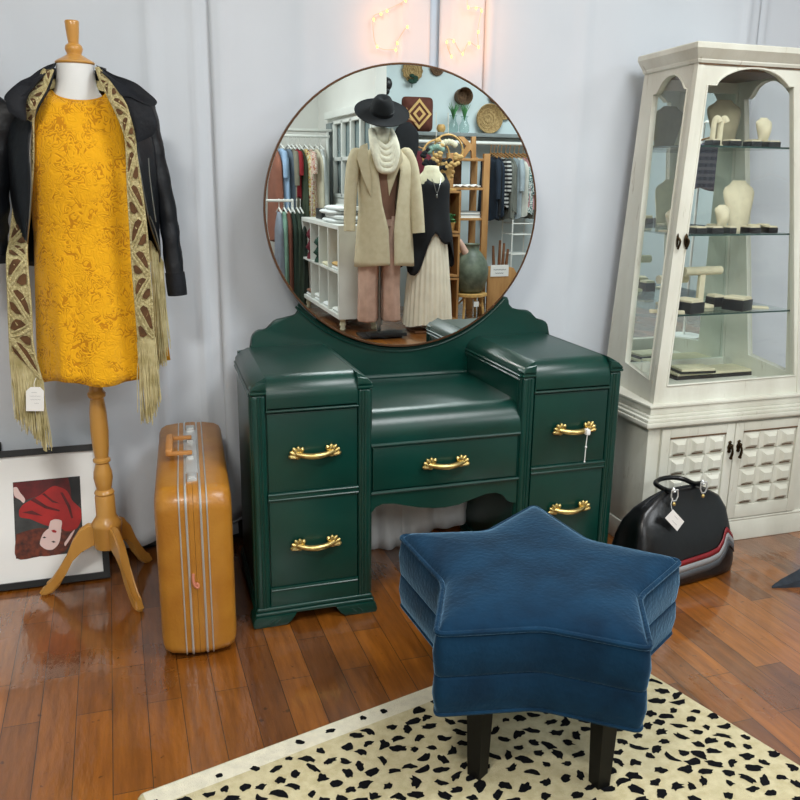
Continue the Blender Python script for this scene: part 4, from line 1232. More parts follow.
zs = [0, .006, .02, .04, .07, .1, .13, .16, .19, .22, .24, .26, .275, .288, .298, .305]
m = MB(); m.loft([[bagp(2*PI*k/72, z, -.012 if z == 0 else 0) for k in range(72)] for z in zs]); bb_ = m.build('bag_body', 'bagblack', bag, ang=70)
# zip along the ridge and welt round the front panel
m = MB(); m.tube([BL+bu*x+Vector((0, 0, lerp([(-.2, .17), (-.17, .245), (-.125, .284), (-.07, .303), (.07, .303), (.125, .286), (.165, .258), (.19, .218), (.2, .17)], x)))for x in [-.17+.36*k/24 for k in range(25)]], .005, 8); m.build('zip', 'leather', bb_)
A0, A1 = R(-166), R(-14)


def stripe(lo, hi, mt, out):
    m = MB(); N_ = 160; rows = [[], [], []]
    for i in range(N_+1):
        f = i/N_; a = R(-172)+(R(-4)-R(-172))*f
        x = lerp(HL, .07)*math.copysign(abs(math.cos(a))**.52, math.cos(a))
        for r, z in zip(rows, (lo(x), (lo(x)+hi(x))/2, hi(x))): r.append(bagp(a, z, out))
    m.loft(rows, closed=False, cap=False); return m.build('stripe', mt, bb_, ang=180, solid=.002, off=1)


zig = [(-.24, .030), (-.1, .032), (.06, .040), (.105, .048), (.135, .070), (.158, .098), (.172, .102), (.195, .078), (.222, .052), (.24, .048)]
zg = lambda o: (lambda x: lerp(zig, x)+o)
stripe(zg(-.0), zg(.024), 'stripec', .0015); stripe(zg(.024), zg(.046), 'stripeg', .002); stripe(zg(.046), zg(.064), 'striped', .0025)
hpts = []
ca, cb_ = bagp(R(-122), .246, .004), bagp(R(-62), .246, .004)
ca = py(673, 497, -.086); cb_ = py(702, 489, -.068)
m = MB(); mid = (ca+cb_)/2
m.tube(smooth([ca+Vector((0, 0, .022)), py(668, 490.5, -.05), py(660, 487, -.02), py(655.5, 483, .01), py(661, 479, .03), py(672, 477.5, .035), py(683, 479, .02), py(694, 483.5, -.02), cb_+Vector((0, 0, .022))], 5), .0085, 10); m.build('handle', 'bagblack', bag)
for c in (ca, cb_):
    m = MB(); q = [c+Vector((-.012, -.006, .026)), c+Vector((.012, -.006, .026)), c+Vector((.013, -.008, .004)), c+Vector((.006, -.009, -.010)), c+Vector((-.006, -.009, -.010)), c+Vector((-.013, -.008, .004))]
    m.tube(q+q[:2], .0026, 6, False); m.tube([c+Vector((0, .004, .03)), c+Vector((0, -.006, .018))], .006, 8); m.build('handle_ring', 'alu', bag)
    m = MB(); m.sphere(c+Vector((.0, -.009, -.022)), (.007, .005, .007)); m.build('rivet', 'brass', bag)
tp = [py(x, y, -.137) for x, y in ((665, 518), (677, 531), (684, 521.5), (673, 509.5))]
price_tag('price_tag', 'square white price tag hanging from the black bowling bag', tp, [(-.2, .1, .12), (-.1, .25, -.1)], None, [py(672.5, 511, -.136), py(671, 504, -.118), py(673, 498, -.10)])

# dark leather corner at the right edge
m = MB(); a = pz(772, 588); 
rings = []
for i in range(9):
    f = i/8; c = a+Vector((.36*f, .02*f, 0)); w = .004+.17*f**.85; h = .006+.085*f**1.1
    rings.append([(c.x+.10*f*math.sin(t), c.y+w*math.cos(t)*.5, h*(.5-.5*math.cos(2*t+PI))*(1+.25*math.sin(6*t+9*f)) if 0 < k < 12 else 0.) for k, t in enumerate([PI*q/12 for q in range(13)])])
m.loft(rings, True, True); tag(m.build('leather_pouch', 'denim', ang=60), 'dark slate leather pouch corner on the floor at the right edge', 'bag')

# ================================================================== fairy lights on the wall above the mirror
fl = thing('fairy_lights', 'string of warm fairy lights on the sheets above the round mirror', 'string lights', (.6, .63, 1.7))
q = lambda x, y: (340+x/4.444, y/4.444)
g1 = [(292, 3), (210, 48), (182, 62), (150, 87), (165, 208), (248, 223), (255, 192), (300, 120)]
g2 = [(570, 33), (605, 37), (630, 48), (615, 142), (615, 210), (575, 192), (545, 240), (505, 183), (475, 187), (495, 252)]
for g in (g1, g2):
    P = [py(*q(*p), .622) for p in g]
    m = MB(); m.tube(smooth([py(*q(g[0][0], -60), .632)]+[p+Vector((0, .007, .004)) for p in P], 5), .0012, 5); m.build('cable', 'wire', fl)
    for p in P:
        m = MB(); m.sphere(p, (.0034, .0034, .0052), 8, 6); b = m.build('bulb', 'bulb', fl)
    for k in range(0, len(P), 2):
        ld = bpy.data.lights.new('bulb_glow', 'POINT'); ld.energy = .10; ld.color = (1, .30, .04); ld.shadow_soft_size = .012
        lo = bpy.data.objects.new('bulb_glow', ld); COL.objects.link(lo); lo.location = P[k]+Vector((0, -.05, 0))
#PART4
# ================================================================== the shop seen in the mirrors
# window wall behind the white cube shelf
PX_ = 1.93
m = MB()


def wy(x, y): p = pxx(x, y, PX_); return p.y, p.z      # picture point on the plane of the window wall (mirror image)


wya, wza = wy(334, 122); wyb, wzb = wy(334, 200); wyc, _ = wy(358, 150)
W0, W1 = ry(wya), ry(wyc)+.45                           # real y range of the window
PE = W1+.12
m.plate([(PX_, -6.6, 0), (PX_, PE, 0), (PX_, PE, 2.9), (PX_, -6.6, 2.9)], [[(PX_, W0, 1.12), (PX_, W1, 1.12), (PX_, W1, 1.83), (PX_, W0, 1.83)]], (.10, 0, 0))
struct(m.build('wall_partition', 'whitewall', flat=True))
m = MB(); nb_ = 4
for k in range(nb_+1):
    yy = W0+(W1-W0)*k/nb_; m.box(PX_-.012, PX_+.03, yy-.02, yy+.02, 1.10, 1.85, .003)
for z in (1.11, 1.475, 1.84): m.box(PX_-.012, PX_+.03, W0-.02, W1+.02, z-.018, z+.018, .003)
wf = struct(m.build('window_1', 'lamwhite'))
m = MB(); m.box(PX_+.035, PX_+.04, W0, W1, 1.12, 1.83); m.build('pane', 'pane', wf)
m = MB(); m.box(PX_-.05, PX_+.02, W0-.25, W1+.1, 1.88, 1.95, .006); struct(m.build('trim_1', 'lamwhite'))
m = MB(); m.box(PX_-.03, PX_-.002, W0-.24, W0-.05, .95, 1.84, .004); tag(m.build('shutter', 'greypaint'), 'grey shutter panel beside the white paned window in the mirror', 'shutter')
pa, pb = vm(368, 100, 5.9).x, vm(386, 100, 5.9).x
m = MB(); m.box(pa, pb, ry(6.15), ry(5.9), 0, 2.9, .005); struct(m.build('pillar', 'lamwhite'))

# ---- mannequin in the beige coat
g = vm(380, 336, 4.52); GX, GY = 1.752, ry(4.52)
F = lambda y: y                                           # fronts face the mirror (+y)
mn = thing('mannequin', 'mannequin on black metal stand wearing the black hat and beige coat', 'mannequin', (GX, GY, 0))
m = MB(); m.tube([(GX, GY, .02), (GX, GY, .75)], .017, 12); m.tube([(GX, GY, .10), (GX, GY, .16)], .03, 12); m.build('pole', 'steel', mn)
m = MB(); m.box(GX-.17, GX+.17, GY-.12, GY+.12, 0, .02, .006); m.box(GX-.12, GX+.2, GY+.02, GY+.16, .018, .05, .01); m.build('base_plate', 'dark', mn)
m = MB(); m.loft([ell(GX, GY, z, a, b, 24) for z, a, b in ((.97, .13, .09), (1.08, .12, .09), (1.3, .14, .105), (1.42, .15, .09), (1.5, .09, .07), (1.56, .05, .05), (1.66, .045, .05), (1.72, .055, .065), (1.78, .06, .07), (1.84, .045, .055))]); m.build('torso', 'formwhite', mn, ang=70)
m = MB(); m.loft([ell(GX, GY+.004, z, a, b, 32, lambda t: 1+.02*math.cos(t*9)) for z, a, b in ((.98, .15, .115), (1.1, .132, .105), (1.25, .150, .12), (1.34, .150, .12), (1.42, .14, .1))]); tag(m.build('jersey_top', 'mocha'), 'mocha brown top under the beige coat', 'top')
tr = thing('trousers', 'wide dusty rose trousers under the beige coat', 'trousers', (GX, GY, .13))
for s in (-1, 1):
    m = MB(); m.loft([ell(GX+s*(.092+.012*(1-z)), GY, z, a, b, 28, lambda t: 1+.06*math.cos(t*7+s)) for z, a, b in ((.135, .080, .09), (.15, .083, .095), (.4, .078, .09), (.7, .085, .10), (.85, .09, .105), (1.0, .075, .105))]); m.build('leg', 'rose', tr, ang=80)
m = MB(); m.loft([ell(GX, GY, z, a, b, 28) for z, a, b in ((.92, .155, .115), (1.0, .148, .11), (1.04, .135, .108))]); m.build('waistband', 'rose', tr)


def coat(name, label, cx, cy, z0, zs, tabw, tabd, opn, mt, sl, lap):
    t = thing(name, label, 'coat', (cx, cy, z0)); rows = []
    for i in range(26):
        f = i/25; row = []
        for j in range(49):
            z = z0+(zs-z0)*f+(.012*math.cos(j/4) if i == 0 else 0); w, d, o = lerp(tabw, z), lerp(tabd, z), lerp(opn, z)
            a0 = PI/2-math.asin(min(.95, o[1]/w)); a1 = -(PI+PI/2-math.asin(min(.95, -o[0]/w))) if False else None
            A0 = PI/2+math.asin(min(.95, -o[0]/w)); A1 = PI/2-math.asin(min(.95, o[1]/w))+2*PI
            a = A0+(A1-A0)*j/48
            row.append((cx+w*math.cos(a)*(1+.012*math.cos(a*9)*(1-f)), cy+d*math.sin(a)*(1+.03*math.cos(a*9)*(1-f)), z))
        rows.append(row)
    m = MB(); m.loft(rows, closed=False, cap=False); b = m.build('coat_body', mt, t, ang=180, solid=.008)
    for path, r in sl:
        P = smooth(path, 5); m = MB(); m.tube(P, [lerp(r, i/(len(P)-1)) for i in range(len(P))], 16); m.build('sleeve', mt, t, ang=70)
    for q in lap:
        c = sum(q, Vector())/len(q); m = MB()
        m.loft([[c+(p-c)*s+Vector((0, o, 0)) for p in q] for s, o in ((1, 0), (1, .007), (.9, .011), (.4, .014))]); m.build('lapel', mt, b, ang=50)
    return t


class T2(tuple): pass


def lerp2(tab, x):
    return (lerp([(a, b[0]) for a, b in tab], x), lerp([(a, b[1]) for a, b in tab], x))


_l = lerp


def lerp(tab, x):
    return lerp2(tab, x) if isinstance(tab[0][1], tuple) else _l(tab, x)


co = lambda px_, py_, dv=-.12: vm(px_, py_, 4.52+dv)
lapR = [co(394, 143), co(401, 150), co(403, 160), co(396, 176), co(389, 196), co(387, 178), co(389, 158)]
lapL = [co(367, 143), co(360, 146), co(357, 158), co(362, 176), co(371, 198), co(372, 178), co(369, 160)]
coat('wool_coat', 'long beige wool coat hanging open on the mannequin with the hat', GX+.045, GY, .60, 1.545,
     [(.6, .252), (.8, .238), (1.05, .215), (1.3, .225), (1.42, .232), (1.48, .195), (1.515, .13), (1.545, .085)], [(.6, .178), (1.1, .165), (1.35, .152), (1.45, .12), (1.545, .075)],
     [(.6, (-.005, .028)), (.9, (-.02, .025)), (1.1, (-.07, .05)), (1.35, (-.10, .085)), (1.48, (-.09, .07)), (1.545, (-.06, .05))], 'beige',
     [([vm(403, 148.5, 4.5), vm(410, 166, 4.5), vm(415, 196, 4.47), vm(418, 233, 4.44)], [(0, .02), (.09, .058), (.3, .066), (1, .058)]),
      ([vm(359, 148.5, 4.5), vm(353.5, 165, 4.5), vm(350.5, 195, 4.48), vm(349.5, 231, 4.45)], [(0, .02), (.09, .055), (.3, .058), (1, .046)])], [lapR, lapL])
m = MB()
for k, (zb, w, yo, rr) in enumerate(((1.355, .092, .175, .026), (1.395, .088, .165, .03), (1.44, .083, .155, .03), (1.485, .078, .145, .028), (1.53, .074, .135, .026))):
    m.tube(smooth([(GX-.075, GY+.03, 1.665), (GX-w, GY+.09, 1.60), (GX-w*1.02, GY+yo-.02, 1.5-.02*k*0+(zb-1.355)*.5), (GX-w*.6, GY+yo, zb+.022), (GX, GY+yo+.006, zb), (GX+w*.6, GY+yo, zb+.022), (GX+w*1.02, GY+yo-.02, 1.5+(zb-1.355)*.5), (GX+w, GY+.09, 1.60), (GX+.075, GY+.03, 1.665)], 5), rr, 10)
m.lathe([(.05, 1.55), (.085, 1.56), (.09, 1.62), (.078, 1.68), (.05, 1.69)], (GX, GY+.01, 0), 20)
tag(m.build('gauze_scarf', 'ivory', ang=70), 'ivory gauze scarf wound round the neck of the coat mannequin', 'scarf')
hx = vm(379, 118, 4.5); hat = thing('fedora_hat', 'wide-brimmed black felt hat on top of the coat mannequin', 'hat', (hx.x, GY, 1.76))
HB = Matrix.Translation((GX+.005, GY+.03, 1.80)) @ Matrix.Rotation(R(-32), 4, 'X') @ Matrix.Rotation(R(-3), 4, 'Y') @ Matrix.Scale(.95, 4)
m = MB(); m.lathe([(.095, -.004), (.16, -.012), (.215, -.010), (.232, .004), (.233, .008), (.2, -.002), (.1, .006)], (0, 0, 0), 40, 1, 1.0)
for v in m.bm.verts: v.co = HB @ v.co
m.build('brim', 'felt', hat, ang=80)
m = MB(); m.lathe([(.104, 0), (.102, .05), (.09, .10), (.066, .132), (.04, .135), (.01, .118)], (0, 0, 0), 32, .95, 1.05)
for v in m.bm.verts: v.co = HB @ v.co
cr_ = m.build('crown', 'felt', hat, ang=80)
m = MB(); m.lathe([(.106, .004), (.1055, .034), (.1, .036)], (0, 0, 0), 32, .95, 1.05)
for v in m.bm.verts: v.co = HB @ v.co
m.build('hat_band', 'dark', cr_)

# ---- mannequin in black top and cream skirt
g2 = vm(424, 331, 4.66); QX, QY = 2.235, ry(4.66)
m2_ = thing('mannequin', 'mannequin with bare cream neck wearing the black draped top', 'mannequin', (QX, QY, 0))
m = MB(); m.tube([(QX, QY, .02), (QX, QY, .75)], .016, 12); m.build('pole', 'pine', m2_)
m = MB(); m.box(QX-.15, QX+.15, QY-.12, QY+.12, 0, .02, .006); m.build('base_plate', 'pinedark', m2_)
m = MB(); m.loft([ell(QX+.04*max(0, z-1), QY, z, a, b, 24) for z, a, b in ((.7, .13, .10), (1.0, .11, .09), (1.2, .13, .10), (1.28, .135, .085), (1.33, .10, .065), (1.36, .07, .055), (1.40, .06, .05), (1.405, .03, .03))]); m.build('torso', 'suede', m2_, ang=70)
rows = []
for i in range(22):
    f = i/21; row = []
    for j in range(49):
        a = 2*PI*j/48; fr_ = max(0, math.sin(a))
        hem = .72-.11*math.cos(a*2+.9)-.07*math.cos(a*5+1.2)-.10*max(0, math.cos(a-PI))
        z1_ = 1.335-.075*fr_**2+.01*abs(math.cos(a)); z = hem+(z1_-hem)*f
        w = _l([(.6, .23), (.85, .20), (1.0, .165), (1.15, .15), (1.25, .15), (1.34, .10)], z); d = w*.72
        k = 1+.10*math.cos(a*7+1)*max(0, 1-f*1.8)
        row.append((QX+.035*f+w*math.cos(a)*k, QY+d*math.sin(a)*k, z))
    rows.append(row)
m = MB(); m.loft(rows, closed=False, cap=False); tag(m.build('black_blouse', 'black', ang=180, solid=.004), 'black sleeveless top with pointed handkerchief hem over the cream skirt', 'top')
rows = []
for z, w in ((.065, .215), (.3, .20), (.6, .175), (.85, .15), (.98, .12)):
    rows.append([(QX+.005+w*math.cos(a)*(1+.045*math.cos(a*26)*(1.05-z)), QY+w*.78*math.sin(a)*(1+.06*math.cos(a*26)*(1.05-z)), z+.012*math.sin(a*4)) for a in [2*PI*j/180 for j in range(180)]])
m = MB(); m.loft(rows, True, False); tag(m.build('pleated_skirt', 'pleat', ang=180), 'cream pleated skirt below the black draped top', 'skirt')
m = MB(); m.tube(smooth([vm(431, 177, 4.60), vm(434, 184, 4.55), vm(437, 193, 4.52), vm(440, 184, 4.55), vm(441, 178, 4.60)], 4), .003, 5); m.sphere(vm(437, 196, 4.515), (.008, .006, .018)); tag(m.build('pendant_necklace', 'steel'), 'thin silver pendant necklace on the cream mannequin neck', 'necklace')

# ---- cube shelf, folded things
KX0, KX1, KY0, KY1, KZ0, KZ1 = 1.475, 1.86, ry(6.30), ry(4.80), .105, .905
cs = thing('cube_shelf', 'white eight-compartment cube shelf on turned legs in the mirror', 'shelf', ((KX0+KX1)/2, (KY0+KY1)/2, 0))
m = MB()
for a in (KY0, KY1-.036): m.box(KX0, KX1, a, a+.036, KZ0, KZ1, .002)
for z in (KZ0, KZ1-.036): m.box(KX0, KX1, KY0+.036, KY1-.036, z, z+.036, .002)
m.build('carcass', 'lamwhite', cs, flat=True)
cw = (KY1-KY0-.072)/4
for k in range(1, 4):
    m = MB(); yy = KY0+.036+cw*k; m.box(KX0+.002, KX1, yy-.009, yy+.009, KZ0+.036, KZ1-.036); m.build('divider', 'lamwhite', cs, flat=True)
m = MB(); m.box(KX0+.002, KX1, KY0+.036, KY1-.036, (KZ0+KZ1)/2-.009, (KZ0+KZ1)/2+.009); m.build('middle_board', 'lamwhite', cs, flat=True)
m = MB(); m.box(KX1-.006, KX1, KY0+.03, KY1-.03, KZ0+.03, KZ1-.03); m.build('back_panel', 'lamwhite', cs, flat=True)
for a in (KX0+.05, KX1-.05):
    for b in (KY0+.06, KY1-.06):
        m = MB(); m.lathe([(.018, 0), (.026, .01), (.02, .03), (.03, .055), (.022, .075), (.034, .104)], (a, b, 0), 16); m.build('leg', 'suede', cs)


def pile(k, row, n, cols, label, cat='folded clothes', w=.24):
    y0 = KY0+.036+cw*k+cw/2; z = (KZ0+.0365 if row == 0 else (KZ0+KZ1)/2+.0095)
    for i in range(n):
        m = MB(); h = .03; yy = y0+random.uniform(-.02, .02)
        m.loft([[(KX0+.03, yy-w/2, z+i*.032), (KX0+.3, yy-w/2, z+i*.032), (KX0+.3, yy+w/2, z+i*.032), (KX0+.03, yy+w/2, z+i*.032)], [(KX0+.02, yy-w/2-.006, z+i*.032+h/2), (KX0+.31, yy-w/2, z+i*.032+h/2), (KX0+.31, yy+w/2, z+i*.032+h/2), (KX0+.02, yy+w/2+.006, z+i*.032+h/2)], [(KX0+.035, yy-w/2+.01, z+i*.032+h), (KX0+.3, yy-w/2, z+i*.032+h), (KX0+.3, yy+w/2, z+i*.032+h), (KX0+.035, yy+w/2-.01, z+i*.032+h)]])
        tag(m.build('folded_garment', cols[i % len(cols)], ang=60), label[i], cat, 'folded clothes in the cube shelf')


pos = ['lowest', 'second from the bottom', 'topmost']
pile(0, 0, 2, ['formwhite', 'mocha'], [p+' folded garment, lower compartment of the cube shelf farthest from the coat' for p in ('lowest', 'topmost')])
pile(1, 0, 2, ['formwhite', 'lamwhite'], [p+' white folded garment, lower compartment second from the far end' for p in ('lowest', 'topmost')])
pile(2, 0, 1, ['formwhite'], ['white folded garment, lower compartment third from the far end'])
pile(3, 0, 1, ['lamwhite'], ['white folded garment, lower compartment nearest the coat mannequin'])
pile(2, 1, 1, ['suede'], ['cream folded garment, upper compartment third from the far end'])
pile(3, 1, 2, ['formwhite', 'pilgold'], ['white folded garment, upper compartment nearest the coat, under the tan one', 'tan folded garment on the white one, upper compartment nearest the coat'])


def bunch(x, y, z, h, r, mt, name, label, cat):
    m = MB(); rg = []
    for i in range(9):
        f = i/8; rr = r*(.75+.25*math.sin(f*17+1)) * (1 if f < .9 else .5)
        rg.append([(x+rr*math.cos(a)*(1+.15*math.cos(a*3+f*9)), y+rr*math.sin(a), z+h*f) for a in [2*PI*j/12 for j in range(12)]])
    m.loft(rg); tag(m.build(name, mt, ang=80), label, cat)


zu = (KZ0+KZ1)/2+.0095
bunch(KX0+.05, KY0+.036+cw*.62, zu, .30, .06, 'wine', 'rolled_scarf', 'wine red bundled scarf in the upper compartment farthest from the coat', 'scarf')
bunch(KX0+.05, KY0+.036+cw*1.62, zu, .24, .065, 'bottle', 'rolled_scarf', 'bottle green bundled scarf in the upper compartment second from the far end', 'scarf')
a = vm(317, 215, 5.9); m = MB(); m.box(1.56, 1.84, a.y-.12, a.y+.12, KZ1, KZ1+.10, .004); tag(m.build('storage_box', 'dark'), 'low black box on the far end of the cube shelf top', 'box')
for i, (dx, dy, lb) in enumerate(((0, 0, 'lowest white folded tee on the cube shelf top'), (.02, .05, 'second white folded tee in the pile on the cube shelf'), (-.01, -.04, 'third white folded tee in the pile on the cube shelf'), (.02, .03, 'topmost white folded tee on the cube shelf top'))):
    m = MB(); rg = []; cy_ = KY1-.55+dy; z = KZ1+.001+i*.036
    for f in range(6):
        t = f/5; s = 1-.5*abs(t-.5)**2; rg.append([(KX0+.19+dx+.17*s*math.copysign(abs(math.cos(q))**.6, math.cos(q))*(1+.04*math.sin(5*q+i)), cy_+.30*s*math.copysign(abs(math.sin(q))**.6, math.sin(q)), z+.035*t) for q in [2*PI*j/28 for j in range(28)]])
    m.loft(rg); tag(m.build('folded_tee', 'formwhite', ang=70), lb, 'folded clothes', 'white tees on the cube shelf')
b_ = vm(344, 190, 5.2); m = MB(); m.box(1.72, 1.9, ry(5.45), ry(5.1), 1.055, 1.20, .005); tag(m.build('metal_planter', 'greypaint'), 'grey metal box below the window in the mirror', 'box')
m = MB(); m.box(1.68, 1.925, ry(5.7), ry(5.0), 1.03, 1.054, .003); tag(m.build('wall_shelf', 'lamwhite'), 'white ledge shelf below the window in the mirror', 'shelf')


# ---- clothes on rails
def garment(x, y, zt, h, w, d, mt, label, cat, group, axis='y', flare=1.15, seed=0, hangmat='pine', sleeves=True):
    rnd = random.Random(seed); t = thing('hanging_'+{'top': 'tee'}.get(cat, cat.replace(' ', '_')), label, cat, (x, y, zt-h), group)
    rg = []; n = 28; ph = rnd.uniform(0, 6); tw = R(rnd.uniform(-9, 9))
    for i in range(12):
        f = i/11; z = zt-.05-h*f*.98
        hw_ = w*(.30+.7*min(1, f*8))*.5 if f < .125 else w*.5*(1+(flare-1)*f)
        dd = d*.5*(.5+.5*min(1, f*6))*(1+.5*f)
        r = []
        for j in range(n):
            a = 2*PI*j/n; k = 1+.09*math.sin(a*6+ph+f*2)*f
            u, v = hw_*math.copysign(abs(math.cos(a))**.8, math.cos(a))*k, dd*math.sin(a)*(1+.3*math.sin(a*5+ph)*f)
            u, v = u*math.cos(tw)-v*math.sin(tw), u*math.sin(tw)+v*math.cos(tw)
            r.append((x+v, y+u, z+.02*math.sin(a*3+ph)*f) if axis == 'y' else (x+u, y+v, z+.02*math.sin(a*3+ph)*f))
        rg.append(r)
    m = MB(); m.loft(rg); m.build('cloth', mt, t, ang=80)
    if sleeves:
        for s in (-1, 1):
            m = MB(); q = Vector((0, s*w*.42, 0)) if axis == 'y' else Vector((s*w*.42, 0, 0))
            p0 = Vector((x, y, zt-.08))+q; m.tube(smooth([p0, p0+q*.25+Vector((0, 0, -.12)), p0+q*.3+Vector((0, 0, -rnd.uniform(.2, .42)))], 4), [.022, .03, .03, .03, .03, .029, .028, .027, .026], 10)
            m.build('sleeve', mt, t, ang=70)
    m = MB(); u = Vector((0, w*.42, 0)) if axis == 'y' else Vector((w*.42, 0, 0)); c = Vector((x, y, zt))
    m.tube([c-u+Vector((0, 0, -.055)), c+Vector((0, 0, -.01)), c+u+Vector((0, 0, -.055))], .008, 6)
    m.tube(smooth([c+Vector((0, 0, -.012)), c+Vector((0, 0, .03)), c+u*.08+Vector((0, 0, .06)), c+Vector((0, 0, .078)), c-u*.06+Vector((0, 0, .06))], 3), .0035, 6); m.build('hanger', hangmat, t)
    return t


LV = 6.75; ly = ry(LV); rz_ = 1.70
rk = thing('clothes_rack', 'white pipe clothes rail on the left in the mirror', 'clothes rack', (1.3, ly, 0))
m = MB(); m.tube([(.75, ly, rz_), (1.88, ly, rz_)], .016, 10); m.build('rail', 'lamwhite', rk)
for a in (.77, 1.86):
    m = MB(); m.tube([(a, ly, 0), (a, ly, rz_+.06)], .016, 10); m.build('upright', 'lamwhite', rk)
m = MB(); m.box(.7, 1.9, ly-.24, ly+.02, rz_+.05, rz_+.075, .004); m.build('top_shelf', 'lamwhite', rk)
SLV = [0, 1, 0, 1, 1, 0, 0, 1, 0, 0]
LF = [(274.5, 'rustshirt', (138, 88, 70), .95, 'rust brown long shirt at the mirror edge on the left rail', 'shirt'),
      (281, 'sky', (150, 178, 208), .62, 'pale blue shirt second from the outer end of the left rail', 'shirt'),
      (288, 'slate', (92, 104, 116), .95, 'slate grey dress beside the pale blue shirt', 'dress'),
      (292, 'taupe', (132, 128, 112), .7, 'taupe grey top between the slate dress and the crimson top', 'top'),
      (296, 'crimson', (150, 34, 44), .5, 'crimson top showing only its shoulder on the left rail', 'top'),
      (299.5, 'olive', (72, 84, 66), .8, 'olive green jacket beside the crimson top', 'jacket'),
      (305, 'floral', None, .92, 'cream floral dress with red and yellow flowers', 'dress'),
      (310, 'floral2', None, .8, 'cream floral blouse with pink frills', 'blouse'),
      (315.5, 'oat', (214, 208, 184), .86, 'oatmeal dress next to the white lace one', 'dress'),
      (320.5, 'lacewhite', (232, 236, 234), .82, 'white lace dress at the inner end of the left rail', 'dress')]
M['floral'] = multi_mat('floral print', [(222, 212, 176), (196, 158, 70), (222, 212, 176), (158, 62, 52), (96, 112, 74)], 26)
M['floral2'] = multi_mat('pink floral print', [(220, 212, 190), (206, 160, 150), (226, 220, 200), (170, 110, 84)], 30)
for i, (px_, nm, rgb, h, lb, ct) in enumerate(LF):
    if rgb: M[nm] = mat(nm+' cloth', rgb, .9)
    p = vm(px_, 140, LV)
    garment(p.x, ly, rz_-.08, h, .42, .085, nm, lb, ct, 'clothes on the left rail', 'y', 1.15, i, 'lamwhite', SLV[i])
low = [(280, 'grey', (126, 134, 146), 'long grey dress hanging low at the mirror edge', .95), (285, 'mint', (122, 158, 140), 'mint green print dress on the low rail', .8), (289, 'rust', (120, 72, 58), 'rust brown long skirt on the low rail', .85), (293, 'ivy', (40, 58, 48), 'dark ivy green long skirt on the low rail', .95), (297.5, 'moss', (52, 66, 52), 'moss green long skirt on the low rail', .92), (301, 'pine', (44, 56, 48), 'darkest green long skirt beside the cube shelf', .95)]
ly2 = ry(6.42)
rk2 = thing('clothes_rack', 'lower clothes rail carrying long skirts beside the cube shelf', 'clothes rack', (1.1, ly2, 0))
m = MB(); m.tube([(.7, ly2, 1.06), (1.42, ly2, 1.06)], .014, 10); m.build('rail', 'lamwhite', rk2)
for a in (.715, 1.41):
    m = MB(); m.tube([(a, ly2, 0), (a, ly2, 1.06)], .014, 10); m.build('upright', 'lamwhite', rk2)
for i, (px_, nm, rgb, lb, h) in enumerate(low):
    nm = 'low_'+nm; M[nm] = mat(nm.replace('_', ' '), rgb, .9); p = vm(px_, 250, 6.42)
    garment(p.x, ly2, 1.0, h, .34, .08, nm, lb, 'skirt' if 'skirt' in lb else 'dress', 'clothes on the low rail', 'y', 1.1, 30+i, 'lamwhite', False)

# far wall: ledge, rail and clothes on the right
led = ry(5.86)
m = MB(); m.box(2.14, 4.6, REARY, led, 1.70, 1.735, .004); tag(m.build('wall_ledge', 'greypaint'), 'long grey ledge below the baskets on the far wall', 'shelf')
rail = thing('wall_rail', 'white clothes rail fixed under the grey ledge', 'clothes rail', (3.4, led, 1.6))
m = MB(); m.tube([(2.2, led-.05, 1.645), (4.5, led-.05, 1.645)], .02, 10); m.build('rail', 'lamwhite', rail)
for a in (2.3, 3.05, 3.9):
    m = MB(); m.box(a-.01, a+.01, led-.06, led-.04, 1.645, 1.70); m.build('bracket', 'lamwhite', rail)
M['rstripe'] = check_mat('black and white stripe', (30, 30, 32), (30, 30, 32), (225, 225, 220), 160)
M['rnavy'] = mat('navy cloth', (30, 42, 56), .9); M['rgrey'] = mat('grey cloth', (112, 114, 106), .9); M['rpale'] = mat('pale blue grey cloth', (160, 172, 178), .9)
M['rwhite'] = mat('off white cloth', (206, 206, 196), .9); M['rpink'] = mat('dusty pink cloth', (190, 140, 140), .9); M['rprint'] = multi_mat('teal print', [(210, 220, 216), (60, 110, 110), (225, 228, 222), (40, 70, 80)], 40)
RF = [(491, 'rnavy', .62, 'navy coat first on the far right rail'), (494.5, 'felt', .6, 'black jacket second on the far right rail'), (498, 'rnavy', .58, 'navy jacket third on the far right rail'), (501.5, 'rstripe', .5, 'black and white striped jacket on the far right rail'), (506, 'rgrey', .62, 'grey cardigan beside the striped jacket'), (510, 'rgrey', .55, 'grey top between cardigan and pale shirt'), (514.5, 'rpale', .6, 'pale blue shirt on the far right rail'), (519, 'rwhite', .58, 'off-white shirt on the far right rail'), (523.5, 'rpink', .5, 'dusty pink blouse on the far right rail'), (527, 'rprint', .55, 'teal and white print blouse near the mirror edge'), (531, 'rgrey', .6, 'last grey top on the far right rail')]
for i, (px_, mt, h, lb) in enumerate(RF):
    p = vm(px_, 155, 5.9); garment(p.x, led-.05, 1.56, h, .40, .075, mt, lb, lb.split()[[k for k, w_ in enumerate(lb.split()) if w_ in ('coat', 'jacket', 'cardigan', 'top', 'shirt', 'blouse')][0]], 'clothes on the far right rail', 'y', 1.08, 60+i, sleeves=i % 3 == 0)
for px_, mt, lb in ((405, 'felt', 'black sequinned jacket hanging behind the coat mannequin'), (416, 'wine', 'dark red plaid scarf hanging behind the coat sleeve')):
    p = vm(px_, 150, 5.75); garment(p.x, ry(5.72), 1.60 if mt == 'wine' else 1.86, .5 if mt == 'wine' else .62, .34 if mt == 'wine' else .24, .08, mt, lb, 'jacket' if mt == 'felt' else 'scarf', None, 'x', 1.1, 80, sleeves=False)

